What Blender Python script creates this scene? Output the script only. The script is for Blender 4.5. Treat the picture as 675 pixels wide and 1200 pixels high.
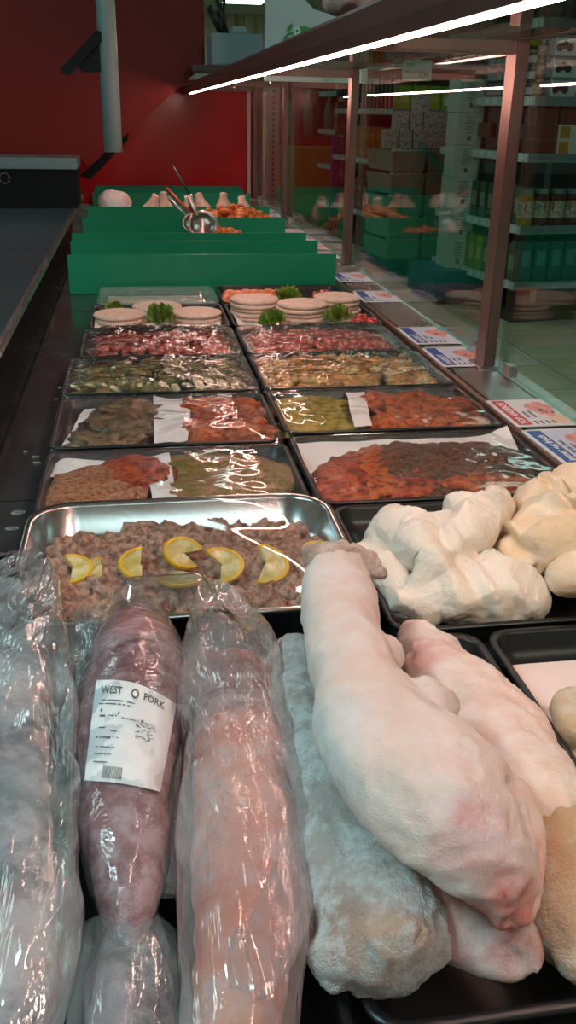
import bpy, bmesh, math, random
import numpy as np
from mathutils import Vector, Matrix, noise
from mathutils.bvhtree import BVHTree

for _o in list(bpy.data.objects):
    bpy.data.objects.remove(_o, do_unlink=True)
random.seed(7)
C = bpy.context.scene.collection
PI = math.pi
ORD = ['first', 'second', 'third', 'fourth', 'fifth', 'sixth', 'seventh', 'eighth', 'ninth', 'tenth', 'eleventh', 'twelfth', 'thirteenth', 'fourteenth', 'fifteenth', 'sixteenth']

# ------------------------------------------------------------------ camera
FPX = 1064.0
HC = 0.58                      # lens height above the deck of the counter (deck is z = 0)
_vy = Vector((152 - 337.5, -(128 - 600), -FPX)).normalized()      # the counter runs this way
_vz = -Vector((290 - 337.5, -(3000 - 600), -FPX)).normalized()    # up
_vz = (_vz - _vz.dot(_vy) * _vy).normalized()
_vx = _vy.cross(_vz)
ROT = Matrix((_vx, _vy, _vz))
cd = bpy.data.cameras.new('camera')
cd.sensor_fit = 'VERTICAL'
cd.sensor_height = 36.0
cd.lens = 36.0 * FPX / 1200.0
cd.clip_start = 0.02
cd.clip_end = 60
cam = bpy.data.objects.new('camera', cd)
C.objects.link(cam)
cam.matrix_world = Matrix.Translation((0, 0, HC)) @ ROT.to_4x4()
bpy.context.scene.camera = cam

# ------------------------------------------------------------------ world, exposure, ceiling light levels
w = bpy.data.worlds.new('world')
bpy.context.scene.world = w
w.use_nodes = True
w.node_tree.nodes['Background'].inputs[0].default_value = (0.35, 0.6, 0.65, 1)
w.node_tree.nodes['Background'].inputs[1].default_value = 0.03
vs = bpy.context.scene.view_settings
vs.view_transform = 'Standard'
vs.look = 'None'
vs.gamma = 1.0
vs.use_curve_mapping = False
vs.exposure = 0.2
PANEL_L = 4.6      # ceiling panels over the shop
LED_L = 98.0       # warm strip under the canopy
AREA_W = 15.0      # base watts of the cool and warm area lamps above the counter


def area_lamp(name, loc, target, size, watts, col):
    l = bpy.data.lights.new(name, 'AREA')
    l.shape = 'DISK'
    l.size = size
    l.energy = watts
    l.color = col
    o = bpy.data.objects.new(name, l)
    C.objects.link(o)
    o.location = loc
    o.rotation_euler = (Vector(target) - Vector(loc)).to_track_quat('-Z', 'Y').to_euler()
    return o


area_lamp('counter_light', (-1.15, 0.3, 1.7), (0.0, 0.8, 0), 0.45, AREA_W, (0.55, 0.92, 1.0))
area_lamp('counter_light', (0.95, -0.3, 1.7), (0.25, 0.7, 0), 0.35, AREA_W * 1.25, (1.0, 0.76, 0.66))


# ------------------------------------------------------------------ measuring helpers: sight lines of the survey meet real planes
def ray(px, py):
    return (ROT @ Vector((px - 337.5, 600 - py, -FPX))).normalized()


def P(px, py, z):
    d = ray(px, py)
    return d * ((z - HC) / d.z) + Vector((0, 0, HC))


def PY(px, py, y):
    d = ray(px, py)
    return d * (y / d.y) + Vector((0, 0, HC))


def depth(p):
    return -(ROT.transposed() @ (Vector(p) - Vector((0, 0, HC)))).z


# ------------------------------------------------------------------ materials
MATS = {}


def _bsdf(name):
    m = bpy.data.materials.new(name)
    m.use_nodes = True
    return m, m.node_tree, m.node_tree.nodes['Principled BSDF']


def N(nt, typ, **kw):
    n = nt.nodes.new(typ)
    for k, v in kw.items():
        setattr(n, k, v)
    return n


def setin(n, **kw):
    for k, v in kw.items():
        n.inputs[k.replace('_', ' ')].default_value = v


def c4(c):
    return (c[0], c[1], c[2], 1)


def ramp(nt, fac, stops):
    r = N(nt, 'ShaderNodeValToRGB')
    el = r.color_ramp.elements
    while len(el) < len(stops):
        el.new(0.5)
    for e, (p, c) in zip(el, stops):
        e.position = p
        e.color = c4(c)
    nt.links.new(fac, r.inputs[0])
    return r.outputs[0]


def noise_tex(nt, scale, detail=4, rough=0.55, stretch=None, obj=True, dist=0.0):
    tc = N(nt, 'ShaderNodeTexCoord')
    mp = N(nt, 'ShaderNodeMapping')
    nt.links.new(tc.outputs['Object' if obj else 'Generated'], mp.inputs[0])
    if stretch:
        mp.inputs['Scale'].default_value = stretch
    t = N(nt, 'ShaderNodeTexNoise')
    setin(t, Scale=scale, Detail=detail, Roughness=rough, Distortion=dist)
    nt.links.new(mp.outputs[0], t.inputs['Vector'])
    return t.outputs['Fac']


def add_bump(nt, b, fac, strength, dist=0.01):
    bp = N(nt, 'ShaderNodeBump')
    setin(bp, Strength=strength, Distance=dist)
    nt.links.new(fac, bp.inputs['Height'])
    nt.links.new(bp.outputs[0], b.inputs['Normal'])


def mat(name, col, rough=0.5, metal=0.0, vary=0.0, vscale=8, bump=0.0, bscale=60, bdist=0.003, spec=0.5, coat=0.0,
        emit=None, estr=0, sss=0.0, stops=None, stretch=None, detail=4, bstretch=None, rvary=0.0):
    if name in MATS:
        return MATS[name]
    m, nt, b = _bsdf(name)
    b.inputs['Base Color'].default_value = c4(col)
    b.inputs['Roughness'].default_value = rough
    b.inputs['Metallic'].default_value = metal
    b.inputs['Specular IOR Level'].default_value = spec
    b.inputs['Coat Weight'].default_value = coat
    b.inputs['Coat Roughness'].default_value = 0.08
    if sss:
        b.inputs['Subsurface Weight'].default_value = sss
        b.inputs['Subsurface Radius'].default_value = (0.012, 0.004, 0.003)
        b.inputs['Subsurface Scale'].default_value = 1.0
    if stops:
        f = noise_tex(nt, vscale, detail, 0.6, stretch)
        nt.links.new(ramp(nt, f, stops), b.inputs['Base Color'])
    elif vary:
        f = noise_tex(nt, vscale, detail, 0.6, stretch)
        lo = [max(0, x * (1 - vary)) for x in col]
        hi = [min(1, x * (1 + vary)) for x in col]
        nt.links.new(ramp(nt, f, [(0.3, lo), (0.7, hi)]), b.inputs['Base Color'])
    if rvary:
        f = noise_tex(nt, vscale * 0.7, 5, 0.6, stretch)
        mr = N(nt, 'ShaderNodeMapRange')
        setin(mr, From_Min=0.3, From_Max=0.7, To_Min=max(0.02, rough - rvary), To_Max=rough + rvary)
        nt.links.new(f, mr.inputs['Value'])
        nt.links.new(mr.outputs[0], b.inputs['Roughness'])
    if bump:
        add_bump(nt, b, noise_tex(nt, bscale, 5, 0.6, bstretch), bump, bdist)
    if emit:
        b.inputs['Emission Color'].default_value = c4(emit)
        b.inputs['Emission Strength'].default_value = estr
    MATS[name] = m
    return m


def clear_film(name, tint=(1, 1, 1), haze=0.04, fres=1.0, rough=0.07, wr=0.4, wscale=25, stretch=(1, 3, 1), hazecol=(0.8, 0.85, 0.88),
               hvary=0.1, ior=1.5, bdist=0.004):
    """thin clear plastic or glass: see-through, mirror at grazing angles, a little milky where it is frosted"""
    m = bpy.data.materials.new(name)
    m.use_nodes = True
    nt = m.node_tree
    nt.nodes.clear()
    out = N(nt, 'ShaderNodeOutputMaterial')
    tr = N(nt, 'ShaderNodeBsdfTransparent')
    tr.inputs[0].default_value = c4(tint)
    gl = N(nt, 'ShaderNodeBsdfGlossy')
    setin(gl, Roughness=rough)
    df = N(nt, 'ShaderNodeBsdfDiffuse')
    df.inputs[0].default_value = c4(hazecol)
    lw = N(nt, 'ShaderNodeLayerWeight')
    lw.inputs['Blend'].default_value = 0.5
    L = nt.links.new
    if wr:
        f = noise_tex(nt, wscale, 4, 0.55, stretch, dist=0.4)
        bp = N(nt, 'ShaderNodeBump')
        setin(bp, Strength=wr, Distance=bdist)
        L(f, bp.inputs['Height'])
        for n in (gl, lw, df):
            L(bp.outputs[0], n.inputs['Normal'])
    pw = N(nt, 'ShaderNodeMath', operation='POWER')
    L(lw.outputs['Facing'], pw.inputs[0])
    pw.inputs[1].default_value = 5.0
    fr = N(nt, 'ShaderNodeMath', operation='MULTIPLY_ADD')
    L(pw.outputs[0], fr.inputs[0])
    fr.inputs[1].default_value = 0.9
    fr.inputs[2].default_value = 0.045
    mul = N(nt, 'ShaderNodeMath', operation='MULTIPLY')
    L(fr.outputs[0], mul.inputs[0])
    mul.inputs[1].default_value = fres
    mul.use_clamp = True
    f2 = noise_tex(nt, 9, 5, 0.65, None)
    mr = N(nt, 'ShaderNodeMapRange')
    setin(mr, From_Min=0.35, From_Max=0.7, To_Min=max(0, haze - hvary), To_Max=haze + hvary)
    L(f2, mr.inputs['Value'])
    m1 = N(nt, 'ShaderNodeMixShader')
    L(mr.outputs[0], m1.inputs[0])
    L(tr.outputs[0], m1.inputs[1])
    L(df.outputs[0], m1.inputs[2])
    m2 = N(nt, 'ShaderNodeMixShader')
    L(mul.outputs[0], m2.inputs[0])
    L(m1.outputs[0], m2.inputs[1])
    L(gl.outputs[0], m2.inputs[2])
    L(m2.outputs[0], out.inputs['Surface'])
    MATS[name] = m
    return m


def frost_skin(name, base, frost=(0.9, 0.92, 0.93), amount=0.5, fscale=30, rough=0.6, bump=0.35, sss=0.25, bscale=70, lo=.18, hi=.36, bd=.002):
    """skin or flesh whose own colour comes from the colour attribute, with rime over it in patches"""
    m, nt, b = _bsdf(name)
    L = nt.links.new
    at = N(nt, 'ShaderNodeAttribute', attribute_name='tint')
    f = noise_tex(nt, fscale, 8, 0.7)
    f2 = noise_tex(nt, fscale * 0.25, 3, 0.5)
    mm = N(nt, 'ShaderNodeMath', operation='MULTIPLY')
    L(f, mm.inputs[0]); L(f2, mm.inputs[1])
    mr = N(nt, 'ShaderNodeMapRange')
    setin(mr, From_Min=lo, From_Max=hi, To_Min=0.0, To_Max=amount)
    L(mm.outputs[0], mr.inputs['Value'])
    mx = N(nt, 'ShaderNodeMix', data_type='RGBA')
    L(mr.outputs[0], mx.inputs[0])
    L(at.outputs['Color'], mx.inputs[6])
    mx.inputs[7].default_value = c4(frost)
    L(mx.outputs[2], b.inputs['Base Color'])
    setin(b, Roughness=rough)
    b.inputs['Subsurface Weight'].default_value = sss
    b.inputs['Subsurface Radius'].default_value = (0.012, 0.005, 0.004)
    b.inputs['Subsurface Scale'].default_value = 0.6
    ad = N(nt, 'ShaderNodeMath', operation='ADD')
    L(noise_tex(nt, bscale, 6, 0.7), ad.inputs[0]); L(noise_tex(nt, bscale * 5, 3, 0.7), ad.inputs[1])
    add_bump(nt, b, ad.outputs[0], bump, bd)
    MATS[name] = m
    return m


# ------------------------------------------------------------------ objects
def tag(o, label=None, cat=None, group=None, kind=None):
    if label: o['label'] = label
    if cat: o['category'] = cat
    if group: o['group'] = group
    if kind: o['kind'] = kind
    return o


def empty(name, loc=(0, 0, 0), rz=0.0, label=None, cat=None, group=None, kind=None):
    o = bpy.data.objects.new(name, None)
    C.objects.link(o)
    o.empty_display_size = 0.05
    o.location = loc
    o.rotation_euler = (0, 0, rz)
    return tag(o, label, cat, group, kind)


def link_mesh(name, me, mats, parent=None, smooth=False):
    """geometry is in world space for top-level things; under a parent it is in the parent's own space"""
    o = bpy.data.objects.new(name, me)
    C.objects.link(o)
    if not isinstance(mats, (list, tuple)):
        mats = [mats]
    for m in mats:
        me.materials.append(m)
    if smooth:
        me.polygons.foreach_set('use_smooth', [True] * len(me.polygons))
    if parent:
        o.parent = parent
    return o


def recenter(o):
    """put the origin of a world-space mesh at the middle of its base"""
    me = o.data
    n = len(me.vertices)
    a = np.empty(n * 3)
    me.vertices.foreach_get('co', a)
    a = a.reshape(-1, 3)
    c = Vector(((a[:, 0].min() + a[:, 0].max()) / 2, (a[:, 1].min() + a[:, 1].max()) / 2, a[:, 2].min()))
    a -= np.array(c)
    me.vertices.foreach_set('co', a.ravel())
    me.update()
    o.location = Vector(o.location) + c
    return o


class MB:
    def __init__(s):
        s.v = []
        s.f = []
        s.m = []

    def add(s, v, f, mi=0, M=None):
        k = len(s.v)
        s.v += [tuple(M @ Vector(p)) if M else tuple(p) for p in v]
        s.f += [tuple(i + k for i in q) for q in f]
        s.m += [mi] * len(f)
        return s

    def box(s, x0, y0, z0, x1, y1, z1, mi=0, M=None):
        v = [(x0, y0, z0), (x1, y0, z0), (x1, y1, z0), (x0, y1, z0), (x0, y0, z1), (x1, y0, z1), (x1, y1, z1), (x0, y1, z1)]
        return s.add(v, [(3, 2, 1, 0), (4, 5, 6, 7), (0, 1, 5, 4), (1, 2, 6, 5), (2, 3, 7, 6), (3, 0, 4, 7)], mi, M)

    def lathe(s, prof, n=16, mi=0, M=None, mis=None):
        """prof: (r, z) from bottom to top, closed at both ends"""
        v = []
        f = []
        ms = []
        for r, z in prof:
            v += [(r * math.cos(2 * PI * i / n), r * math.sin(2 * PI * i / n), z) for i in range(n)]
        for j in range(len(prof) - 1):
            for i in range(n):
                a, b = j * n + i, j * n + (i + 1) % n
                f.append((a, b, b + n, a + n))
                ms.append(mis[j] if mis else mi)
        f.append(tuple(range(n - 1, -1, -1)))
        ms.append(mis[0] if mis else mi)
        f.append(tuple((len(prof) - 1) * n + i for i in range(n)))
        ms.append(mis[-1] if mis else mi)
        k = len(s.v)
        s.add(v, f, mi, M)
        s.m[-len(f):] = ms
        return s

    def tube(s, pts, r, n=10, mi=0, flat=1.0):
        v, f = loft_geo([(Vector(p), (r[i] if isinstance(r, (list, tuple)) else r), flat) for i, p in enumerate(pts)], n, sub=0, dome=False)
        return s.add(v, f, mi)

    def prism(s, poly, z0, z1, mi=0, M=None):
        n = len(poly)
        v = [(x, y, z0) for x, y in poly] + [(x, y, z1) for x, y in poly]
        f = [tuple(range(n - 1, -1, -1)), tuple(range(n, 2 * n))]
        f += [(i, (i + 1) % n, (i + 1) % n + n, i + n) for i in range(n)]
        return s.add(v, f, mi, M)

    def rr(s, x0, y0, x1, y1, prof, mi=0, cap0=True, cap1=True, n=5, M=None):
        """rounded-rectangle loops: prof = (inset, z, corner radius)"""
        v = []
        cnt = 4 * (n + 1)
        for ins, z, cr in prof:
            a0, b0, a1, b1 = x0 + ins, y0 + ins, x1 - ins, y1 - ins
            cr = max(0.0005, min(cr, (a1 - a0) / 2.01, (b1 - b0) / 2.01))
            for cx, cy, st in ((a1 - cr, b1 - cr, 0), (a0 + cr, b1 - cr, 1), (a0 + cr, b0 + cr, 2), (a1 - cr, b0 + cr, 3)):
                for i in range(n + 1):
                    a = (st + i / n) * PI / 2
                    v.append((cx + cr * math.cos(a), cy + cr * math.sin(a), z))
        f = []
        for j in range(len(prof) - 1):
            for i in range(cnt):
                a, b = j * cnt + i, j * cnt + (i + 1) % cnt
                f.append((a, b, b + cnt, a + cnt))
        if cap0: f.append(tuple(range(cnt - 1, -1, -1)))
        if cap1: f.append(tuple((len(prof) - 1) * cnt + i for i in range(cnt)))
        return s.add(v, f, mi, M)

    def mesh(s, name='m'):
        me = bpy.data.meshes.new(name)
        me.from_pydata(s.v, [], s.f)
        me.polygons.foreach_set('material_index', s.m)
        me.update()
        return me

    def build(s, name, mats, parent=None, smooth=False, bevel=0.0):
        me = s.mesh(name)
        if bevel:
            bm = bmesh.new()
            bm.from_mesh(me)
            bmesh.ops.remove_doubles(bm, verts=bm.verts, dist=1e-6)
            bmesh.ops.bevel(bm, geom=list(bm.edges), offset=bevel, segments=2, affect='EDGES', clamp_overlap=True)
            bm.to_mesh(me)
            bm.free()
        o = link_mesh(name, me, mats, parent, smooth)
        if not parent:
            recenter(o)
        return o


def catmull(p0, p1, p2, p3, t):
    return 0.5 * ((2 * p1) + (-p0 + p2) * t + (2 * p0 - 5 * p1 + 4 * p2 - p3) * t * t + (-p0 + 3 * p1 - 3 * p2 + p3) * t ** 3)


def loft_geo(st, n=32, sub=6, dome=True, up=Vector((0, 0, 1))):
    """st: list of (centre Vector, radius, flatness)"""
    if sub:
        q = []
        for i in range(len(st) - 1):
            a = st[max(0, i - 1)]; b = st[i]; c = st[i + 1]; d = st[min(len(st) - 1, i + 2)]
            for k in range(sub):
                t = k / sub
                q.append((catmull(a[0], b[0], c[0], d[0], t), max(1e-4, catmull(a[1], b[1], c[1], d[1], t)), catmull(a[2], b[2], c[2], d[2], t)))
        q.append(st[-1])
        st = q
    if dome:
        def cap(s0, s1):
            d = (s0[0] - s1[0]).normalized()
            r = s0[1]
            return [(s0[0] + d * r * 0.6 * math.sin(a), max(1e-4, r * math.cos(a)), s0[2]) for a in (0.5, 0.95, 1.3, 1.5)]
        st = cap(st[0], st[1])[::-1] + st + cap(st[-1], st[-2])
    v = []
    f = []
    for i, (c, r, fl) in enumerate(st):
        t = (st[min(i + 1, len(st) - 1)][0] - st[max(i - 1, 0)][0]).normalized()
        u = up if abs(t.dot(up)) < 0.95 else Vector((0, 1, 0))
        side = t.cross(u).normalized()
        nn = side.cross(t).normalized()
        for k in range(n):
            a = 2 * PI * k / n
            v.append(tuple(c + side * (r * math.cos(a)) + nn * (r * fl * math.sin(a))))
    for i in range(len(st) - 1):
        for k in range(n):
            a, b = i * n + k, i * n + (k + 1) % n
            f.append((a, a + n, b + n, b))
    f.append(tuple(range(n)))
    f.append(tuple(range(len(v) - 1, len(v) - n - 1, -1)))
    return v, f


def S(px, py, z, rpx, fl=1.0):
    """a station: centre on the sight line at height z, half-width given in survey pixels"""
    c = P(px, py, z)
    return (c, rpx * depth(c) / FPX, fl)


def ridged(p):
    return 1 - abs(noise.noise(p)) * 2


def organic(name, pieces, voxel=0.004, disp=(), smooth=2, tint=None, mats=None, parent=None, n=40, grooves=()):
    """union of lofts and blobs as one continuous skin"""
    bm = bmesh.new()
    for pc in pieces:
        if pc[0] == 'loft':
            v, f = loft_geo(pc[1], n)
            vs_ = [bm.verts.new(p) for p in v]
            for q in f:
                bm.faces.new([vs_[i] for i in q])
        else:                                   # ('blob', centre, (rx, ry, rz), rotation matrix or None)
            M = Matrix.Translation(pc[1]) @ (pc[3].to_4x4() if len(pc) > 3 and pc[3] else Matrix()) @ Matrix.Diagonal((*pc[2], 1))
            bmesh.ops.create_icosphere(bm, subdivisions=3, radius=1, matrix=M)
    bmesh.ops.recalc_face_normals(bm, faces=bm.faces)
    me = bpy.data.meshes.new(name)
    bm.to_mesh(me)
    bm.free()
    o = bpy.data.objects.new(name, me)
    C.objects.link(o)
    md = o.modifiers.new('r', 'REMESH')
    md.mode = 'VOXEL'
    md.voxel_size = voxel
    if smooth:
        ms = o.modifiers.new('s', 'SMOOTH')
        ms.factor = 0.6
        ms.iterations = smooth
    dg = bpy.context.evaluated_depsgraph_get()
    me2 = bpy.data.meshes.new_from_object(o.evaluated_get(dg))
    bpy.data.objects.remove(o)
    bpy.data.meshes.remove(me)
    me2.name = name
    nv = len(me2.vertices)
    co = [v.co.copy() for v in me2.vertices]
    no = [v.normal.copy() for v in me2.vertices]
    for (sc, amp, kind, strv) in disp:
        for i in range(nv):
            p = Vector((co[i].x * strv[0], co[i].y * strv[1], co[i].z * strv[2])) * sc
            if kind == 'ridge':
                d = (ridged(p) - 0.5)
            elif kind == 'fold':
                q = p + Vector((noise.noise(p * 0.5), noise.noise(p * 0.5 + Vector((7, 1, 3))), 0)) * 1.2
                d = math.sin(q.x * 3 + q.y * 1.5 + 2 * noise.noise(q * 0.4))
            else:
                d = noise.fractal(p, 0.9, 2.1, 4)
            co[i] = co[i] + no[i] * (amp * d)
    for (line, rad, dep) in grooves:
        for i in range(nv):
            best = 9
            for a, b in zip(line[:-1], line[1:]):
                ab = b - a
                t = max(0, min(1, (co[i] - a).dot(ab) / ab.dot(ab)))
                best = min(best, (co[i] - a - ab * t).length)
            if best < rad:
                k = 1 - best / rad
                co[i] = co[i] - no[i] * (dep * k * k * (3 - 2 * k))
    for i in range(nv):
        me2.vertices[i].co = co[i]
    if tint:
        base, spots = tint
        at = me2.color_attributes.new('tint', 'FLOAT_COLOR', 'POINT')
        cols = np.ones((nv, 4))
        for i in range(nv):
            c = Vector(base)
            nz = noise.noise(co[i] * 40) * 0.5
            for (sp, r, col, k) in spots:
                dd = (co[i] - sp).length / r + nz * 0.5
                if dd < 1:
                    s_ = min(1, (1 - dd) * 2) * k
                    c = c * (1 - s_) + Vector(col) * s_
            cols[i, :3] = c
        at.data.foreach_set('color', cols.ravel())
    me2.update()
    ob = link_mesh(name, me2, mats, parent, True)
    if not parent:
        recenter(ob)
    return ob


def blob_mesh(rx, ry, rz, seed, sub=4, amp=0.18, sc=1.6, flat_bottom=True, fine=0.0):
    bm = bmesh.new()
    bmesh.ops.create_icosphere(bm, subdivisions=sub, radius=1)
    off = Vector((seed * 3.7, seed * 1.9, seed * 7.3))
    for v in bm.verts:
        d = v.co.copy()
        k = 1 + amp * noise.fractal(d * sc + off, 0.9, 2, 3) * 1.6
        if fine:
            k += fine * noise.fractal(d * sc * 5 + off, 0.8, 2, 3)
        q = d * k
        z = q.z * rz
        if flat_bottom and z < 0:
            z *= 0.35
        v.co = (q.x * rx, q.y * ry, z)
    me = bpy.data.meshes.new('blob')
    bm.to_mesh(me)
    bm.free()
    return me


def copy_tree(o, parent=None):
    c = o.copy()
    C.objects.link(c)
    if parent:
        c.parent = parent
    for ch in list(o.children):
        copy_tree(ch, c)
    return c


def text_mesh(body, size, bold=0.0):
    cu = bpy.data.curves.new('t', 'FONT')
    cu.body = body
    cu.size = size
    cu.align_x = 'LEFT'
    cu.offset = bold
    cu.resolution_u = 2
    o = bpy.data.objects.new('t', cu)
    C.objects.link(o)
    dg = bpy.context.evaluated_depsgraph_get()
    me = bpy.data.meshes.new_from_object(o.evaluated_get(dg))
    v = [tuple(p.co) for p in me.vertices]
    f = [tuple(p.vertices) for p in me.polygons]
    bpy.data.objects.remove(o)
    bpy.data.curves.remove(cu)
    bpy.data.meshes.remove(me)
    return v, f
# ================================================================== STRUCTURE
FL = -0.70
CE = 2.05
XL, XR, YB, YF = -3.0, 7.5, 17.0, -2.5


def tile_mat(name, base, grout, size, rough=0.35):
    m, nt, b = _bsdf(name)
    tc = N(nt, 'ShaderNodeTexCoord')
    br = N(nt, 'ShaderNodeTexBrick')
    br.offset = 0.0
    setin(br, Scale=1.0, Mortar_Size=0.006, Brick_Width=size, Row_Height=size, Mortar_Smooth=0.2, Bias=0.0)
    br.inputs['Color1'].default_value = c4(base)
    br.inputs['Color2'].default_value = c4([x * 0.86 for x in base])
    br.inputs['Mortar'].default_value = c4(grout)
    nt.links.new(tc.outputs['Object'], br.inputs['Vector'])
    mx = N(nt, 'ShaderNodeMix', data_type='RGBA', blend_type='MULTIPLY')
    mx.inputs[0].default_value = 0.6
    nt.links.new(br.outputs['Color'], mx.inputs[6])
    nt.links.new(ramp(nt, noise_tex(nt, 5, 6), [(0.3, (0.7, 0.7, 0.68)), (0.7, (1, 1, 1))]), mx.inputs[7])
    nt.links.new(mx.outputs[2], b.inputs['Base Color'])
    setin(b, Roughness=rough)
    MATS[name] = m
    return m


def struct(name, mb, m):
    o = mb.build(name, m)
    o['kind'] = 'structure'
    return o


tile_floor = tile_mat('floor_tile', (0.5, 0.53, 0.36), (0.18, 0.2, 0.14), 0.6)
struct('floor', MB().box(XL, YF, FL - 0.1, XR, YB, FL), tile_floor)
struct('ceiling', MB().box(XL, YF, CE, XR, YB, CE + 0.1), tile_mat('ceiling_tile', (0.62, 0.66, 0.6), (0.3, 0.32, 0.3), 0.6, 0.9))
wallm = mat('wall_paint', (0.5, 0.5, 0.42), 0.85, vary=0.06)
struct('wall_left', MB().box(XL - 0.1, YF, FL, XL, YB, CE), wallm)
struct('wall_right', MB().box(XR, YF, FL, XR + 0.1, YB, CE), wallm)
struct('wall_front', MB().box(XL, YF - 0.1, FL, XR, YF, CE), wallm)
struct('wall_back', MB().box(XL, YB, FL, XR, YB + 0.1, CE),
       mat('beige_boards', (0.6, 0.55, 0.38), 0.7, stops=[(0.35, (0.35, 0.3, 0.18)), (0.5, (0.62, 0.57, 0.38)), (0.62, (0.75, 0.72, 0.55))], vscale=1.2, stretch=(9, 1, 0.25)))

# ceiling light panels in rows over the aisles
lampglow = mat('lamp_panel_glow', (0.9, 1, 1), 0.5, emit=(0.72, 1.0, 0.98), estr=PANEL_L)
lampfr = mat('lamp_panel_frame', (0.7, 0.72, 0.7), 0.5)
panels = [(-1.6, 1.2), (-1.6, 4.6), (0.57, 7.5), (3.08, 6.3), (1.9, 3.4), (1.7, 14.6), (1.45, 12.0), (4.6, 1.6), (4.2, 9.2), (-1.6, 10.5), (0.2, -1.6)]
lp = empty('ceiling_lamp', (0, 0, CE), 0, 'square white recessed panel lamp in the shop ceiling', 'ceiling lamp', 'recessed ceiling lamps')
MB().rr(-0.32, -0.62, 0.32, 0.62, [(0, 0, .01), (0, -0.02, .01), (0.03, -0.02, .01), (0.03, -0.005, .01)], cap0=True, cap1=False).build('lamp_frame', lampfr, lp)
MB().box(-0.285, -0.585, -0.018, 0.285, 0.585, -0.008).build('diffuser', lampglow, lp)
for i, (x, y) in enumerate(panels):
    o = lp if i == 0 else copy_tree(lp)
    o.location = (x, y, CE)

# red partition walls round the end of the counter
red = mat('red_strip_lit', (0.62, 0.008, 0.016), 0.22, vary=0.12, vscale=2, spec=0.6, rvary=0.06)  # base red brightened to stand in for strip light on the end wall
YW = 6.45
struct('wall_end', MB().box(-2.2, YW, FL, 0.86, YW + 0.06, 0.76), red)
# return panel left of the end wall, cut away diagonally above the counter
_a, _b, _c, _d, _e = PY(240, -200, 5.5), PY(240, 76, 5.5), PY(104, 196, 5.5), PY(95, 181, 5.5), PY(-60, 181, 5.5)
poly = [(_e.x - 1.2, _e.z), (_c.x - 0.05, _e.z), (_c.x, _c.z), (_b.x, _b.z), (_b.x, CE), (_e.x - 1.2, CE)]
M_xz = Matrix(((1, 0, 0, 0), (0, 0, 1, 0), (0, 1, 0, 0), (0, 0, 0, 1)))
struct('wall_return', MB().prism(poly, 5.5, 5.56, 0, M_xz), mat('red_paint', (0.16, 0.006, 0.003), 0.45, vary=0.1, vscale=1.5, spec=0.25))
struct('trim_1', MB().prism([(_c.x - 0.06, _c.z - 0.05), (_c.x, _c.z - 0.07), (-0.02, 0.42), (-0.01, 0.47), (_c.x, _c.z)], 5.562, 5.60, 0, M_xz), mat('black_trim', (0.004, 0.004, 0.005), 0.6, spec=.2))

# ================================================================== THE COUNTER
steel_dark = mat('dark_deck_steel', (0.10, 0.115, 0.12), 0.22, metal=0.75, vary=0.35, vscale=4, rvary=0.1, bump=0.05, bscale=12)
steel = mat('brushed_steel', (0.55, 0.55, 0.55), 0.27, metal=1.0, vary=0.08, vscale=6, rvary=0.05)
steel_sill = mat('sill_steel', (0.42, 0.40, 0.38), 0.3, metal=0.9, vary=0.1, vscale=5, rvary=0.08)
bronze = mat('bronze_post_metal', (0.22, 0.15, 0.135), 0.36, metal=0.8, vary=0.1)
fascia_m = mat('canopy_metal', (0.15, 0.07, 0.06), 0.4, metal=0.4, vary=0.15, vscale=5)
dark = mat('black_body', (0.015, 0.016, 0.018), 0.45)
Y0 = -0.35
YE = 6.42
ctr = empty('serving_counter', (0, 0, FL), 0, 'long refrigerated meat serving counter with steel sill, glass front and glowing canopy strip', 'counter')


def part(mb, name, m, parent=ctr, **k):
    """world-space geometry as a child"""
    me = mb.mesh(name)
    if k.get('bevel'):
        bm = bmesh.new(); bm.from_mesh(me)
        bmesh.ops.bevel(bm, geom=list(bm.edges), offset=k['bevel'], segments=2, affect='EDGES', clamp_overlap=True)
        bm.to_mesh(me); bm.free()
    o = link_mesh(name, me, m, parent, k.get('smooth', False))
    o.matrix_parent_inverse = parent.matrix_basis.inverted()
    return o


# deck plates: dark steel sheets with oval lifting holes
seams = [Y0, 0.1, 0.55, 0.98, 1.395, 1.901, 2.394, 2.9, 3.4, 3.9, 4.4, 4.9, 5.4, 5.9, YE]
for a, b in zip(seams[:-1], seams[1:]):
    part(MB().box(-0.262, a + 0.0015, -0.006, 0.695, b - 0.0015, 0.0), 'deck_plate', steel_dark)
    part(MB().box(-0.52, a + 0.0015, -0.006, -0.268, b - 0.0015, 0.0), 'deck_plate', steel_dark)
hole = mat('hole_black', (0.003, 0.003, 0.003), 0.9)
for (px, py) in ((62, 442), (35, 526), (80, 402)):
    p = P(px, py, 0)
    part(MB().lathe([(0.009, 0.0), (0.009, 0.0006)], 16, 0, Matrix.Translation((p.x, p.y, 0)) @ Matrix.Diagonal((1, 0.8, 1, 1))), 'lifting_hole', hole)
part(MB().box(-0.56, Y0, FL + 0.08, 0.86, YE, -0.008), 'cabinet_body', mat('counter_body', (0.06, 0.065, 0.07), 0.5, vary=0.1))
part(MB().box(-0.50, Y0 + 0.02, FL, 0.80, YE - 0.02, FL + 0.08), 'plinth', dark)
part(MB().box(-0.56, Y0, -0.008, -0.522, YE, 0.085), 'rear_wall', dark)
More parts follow.
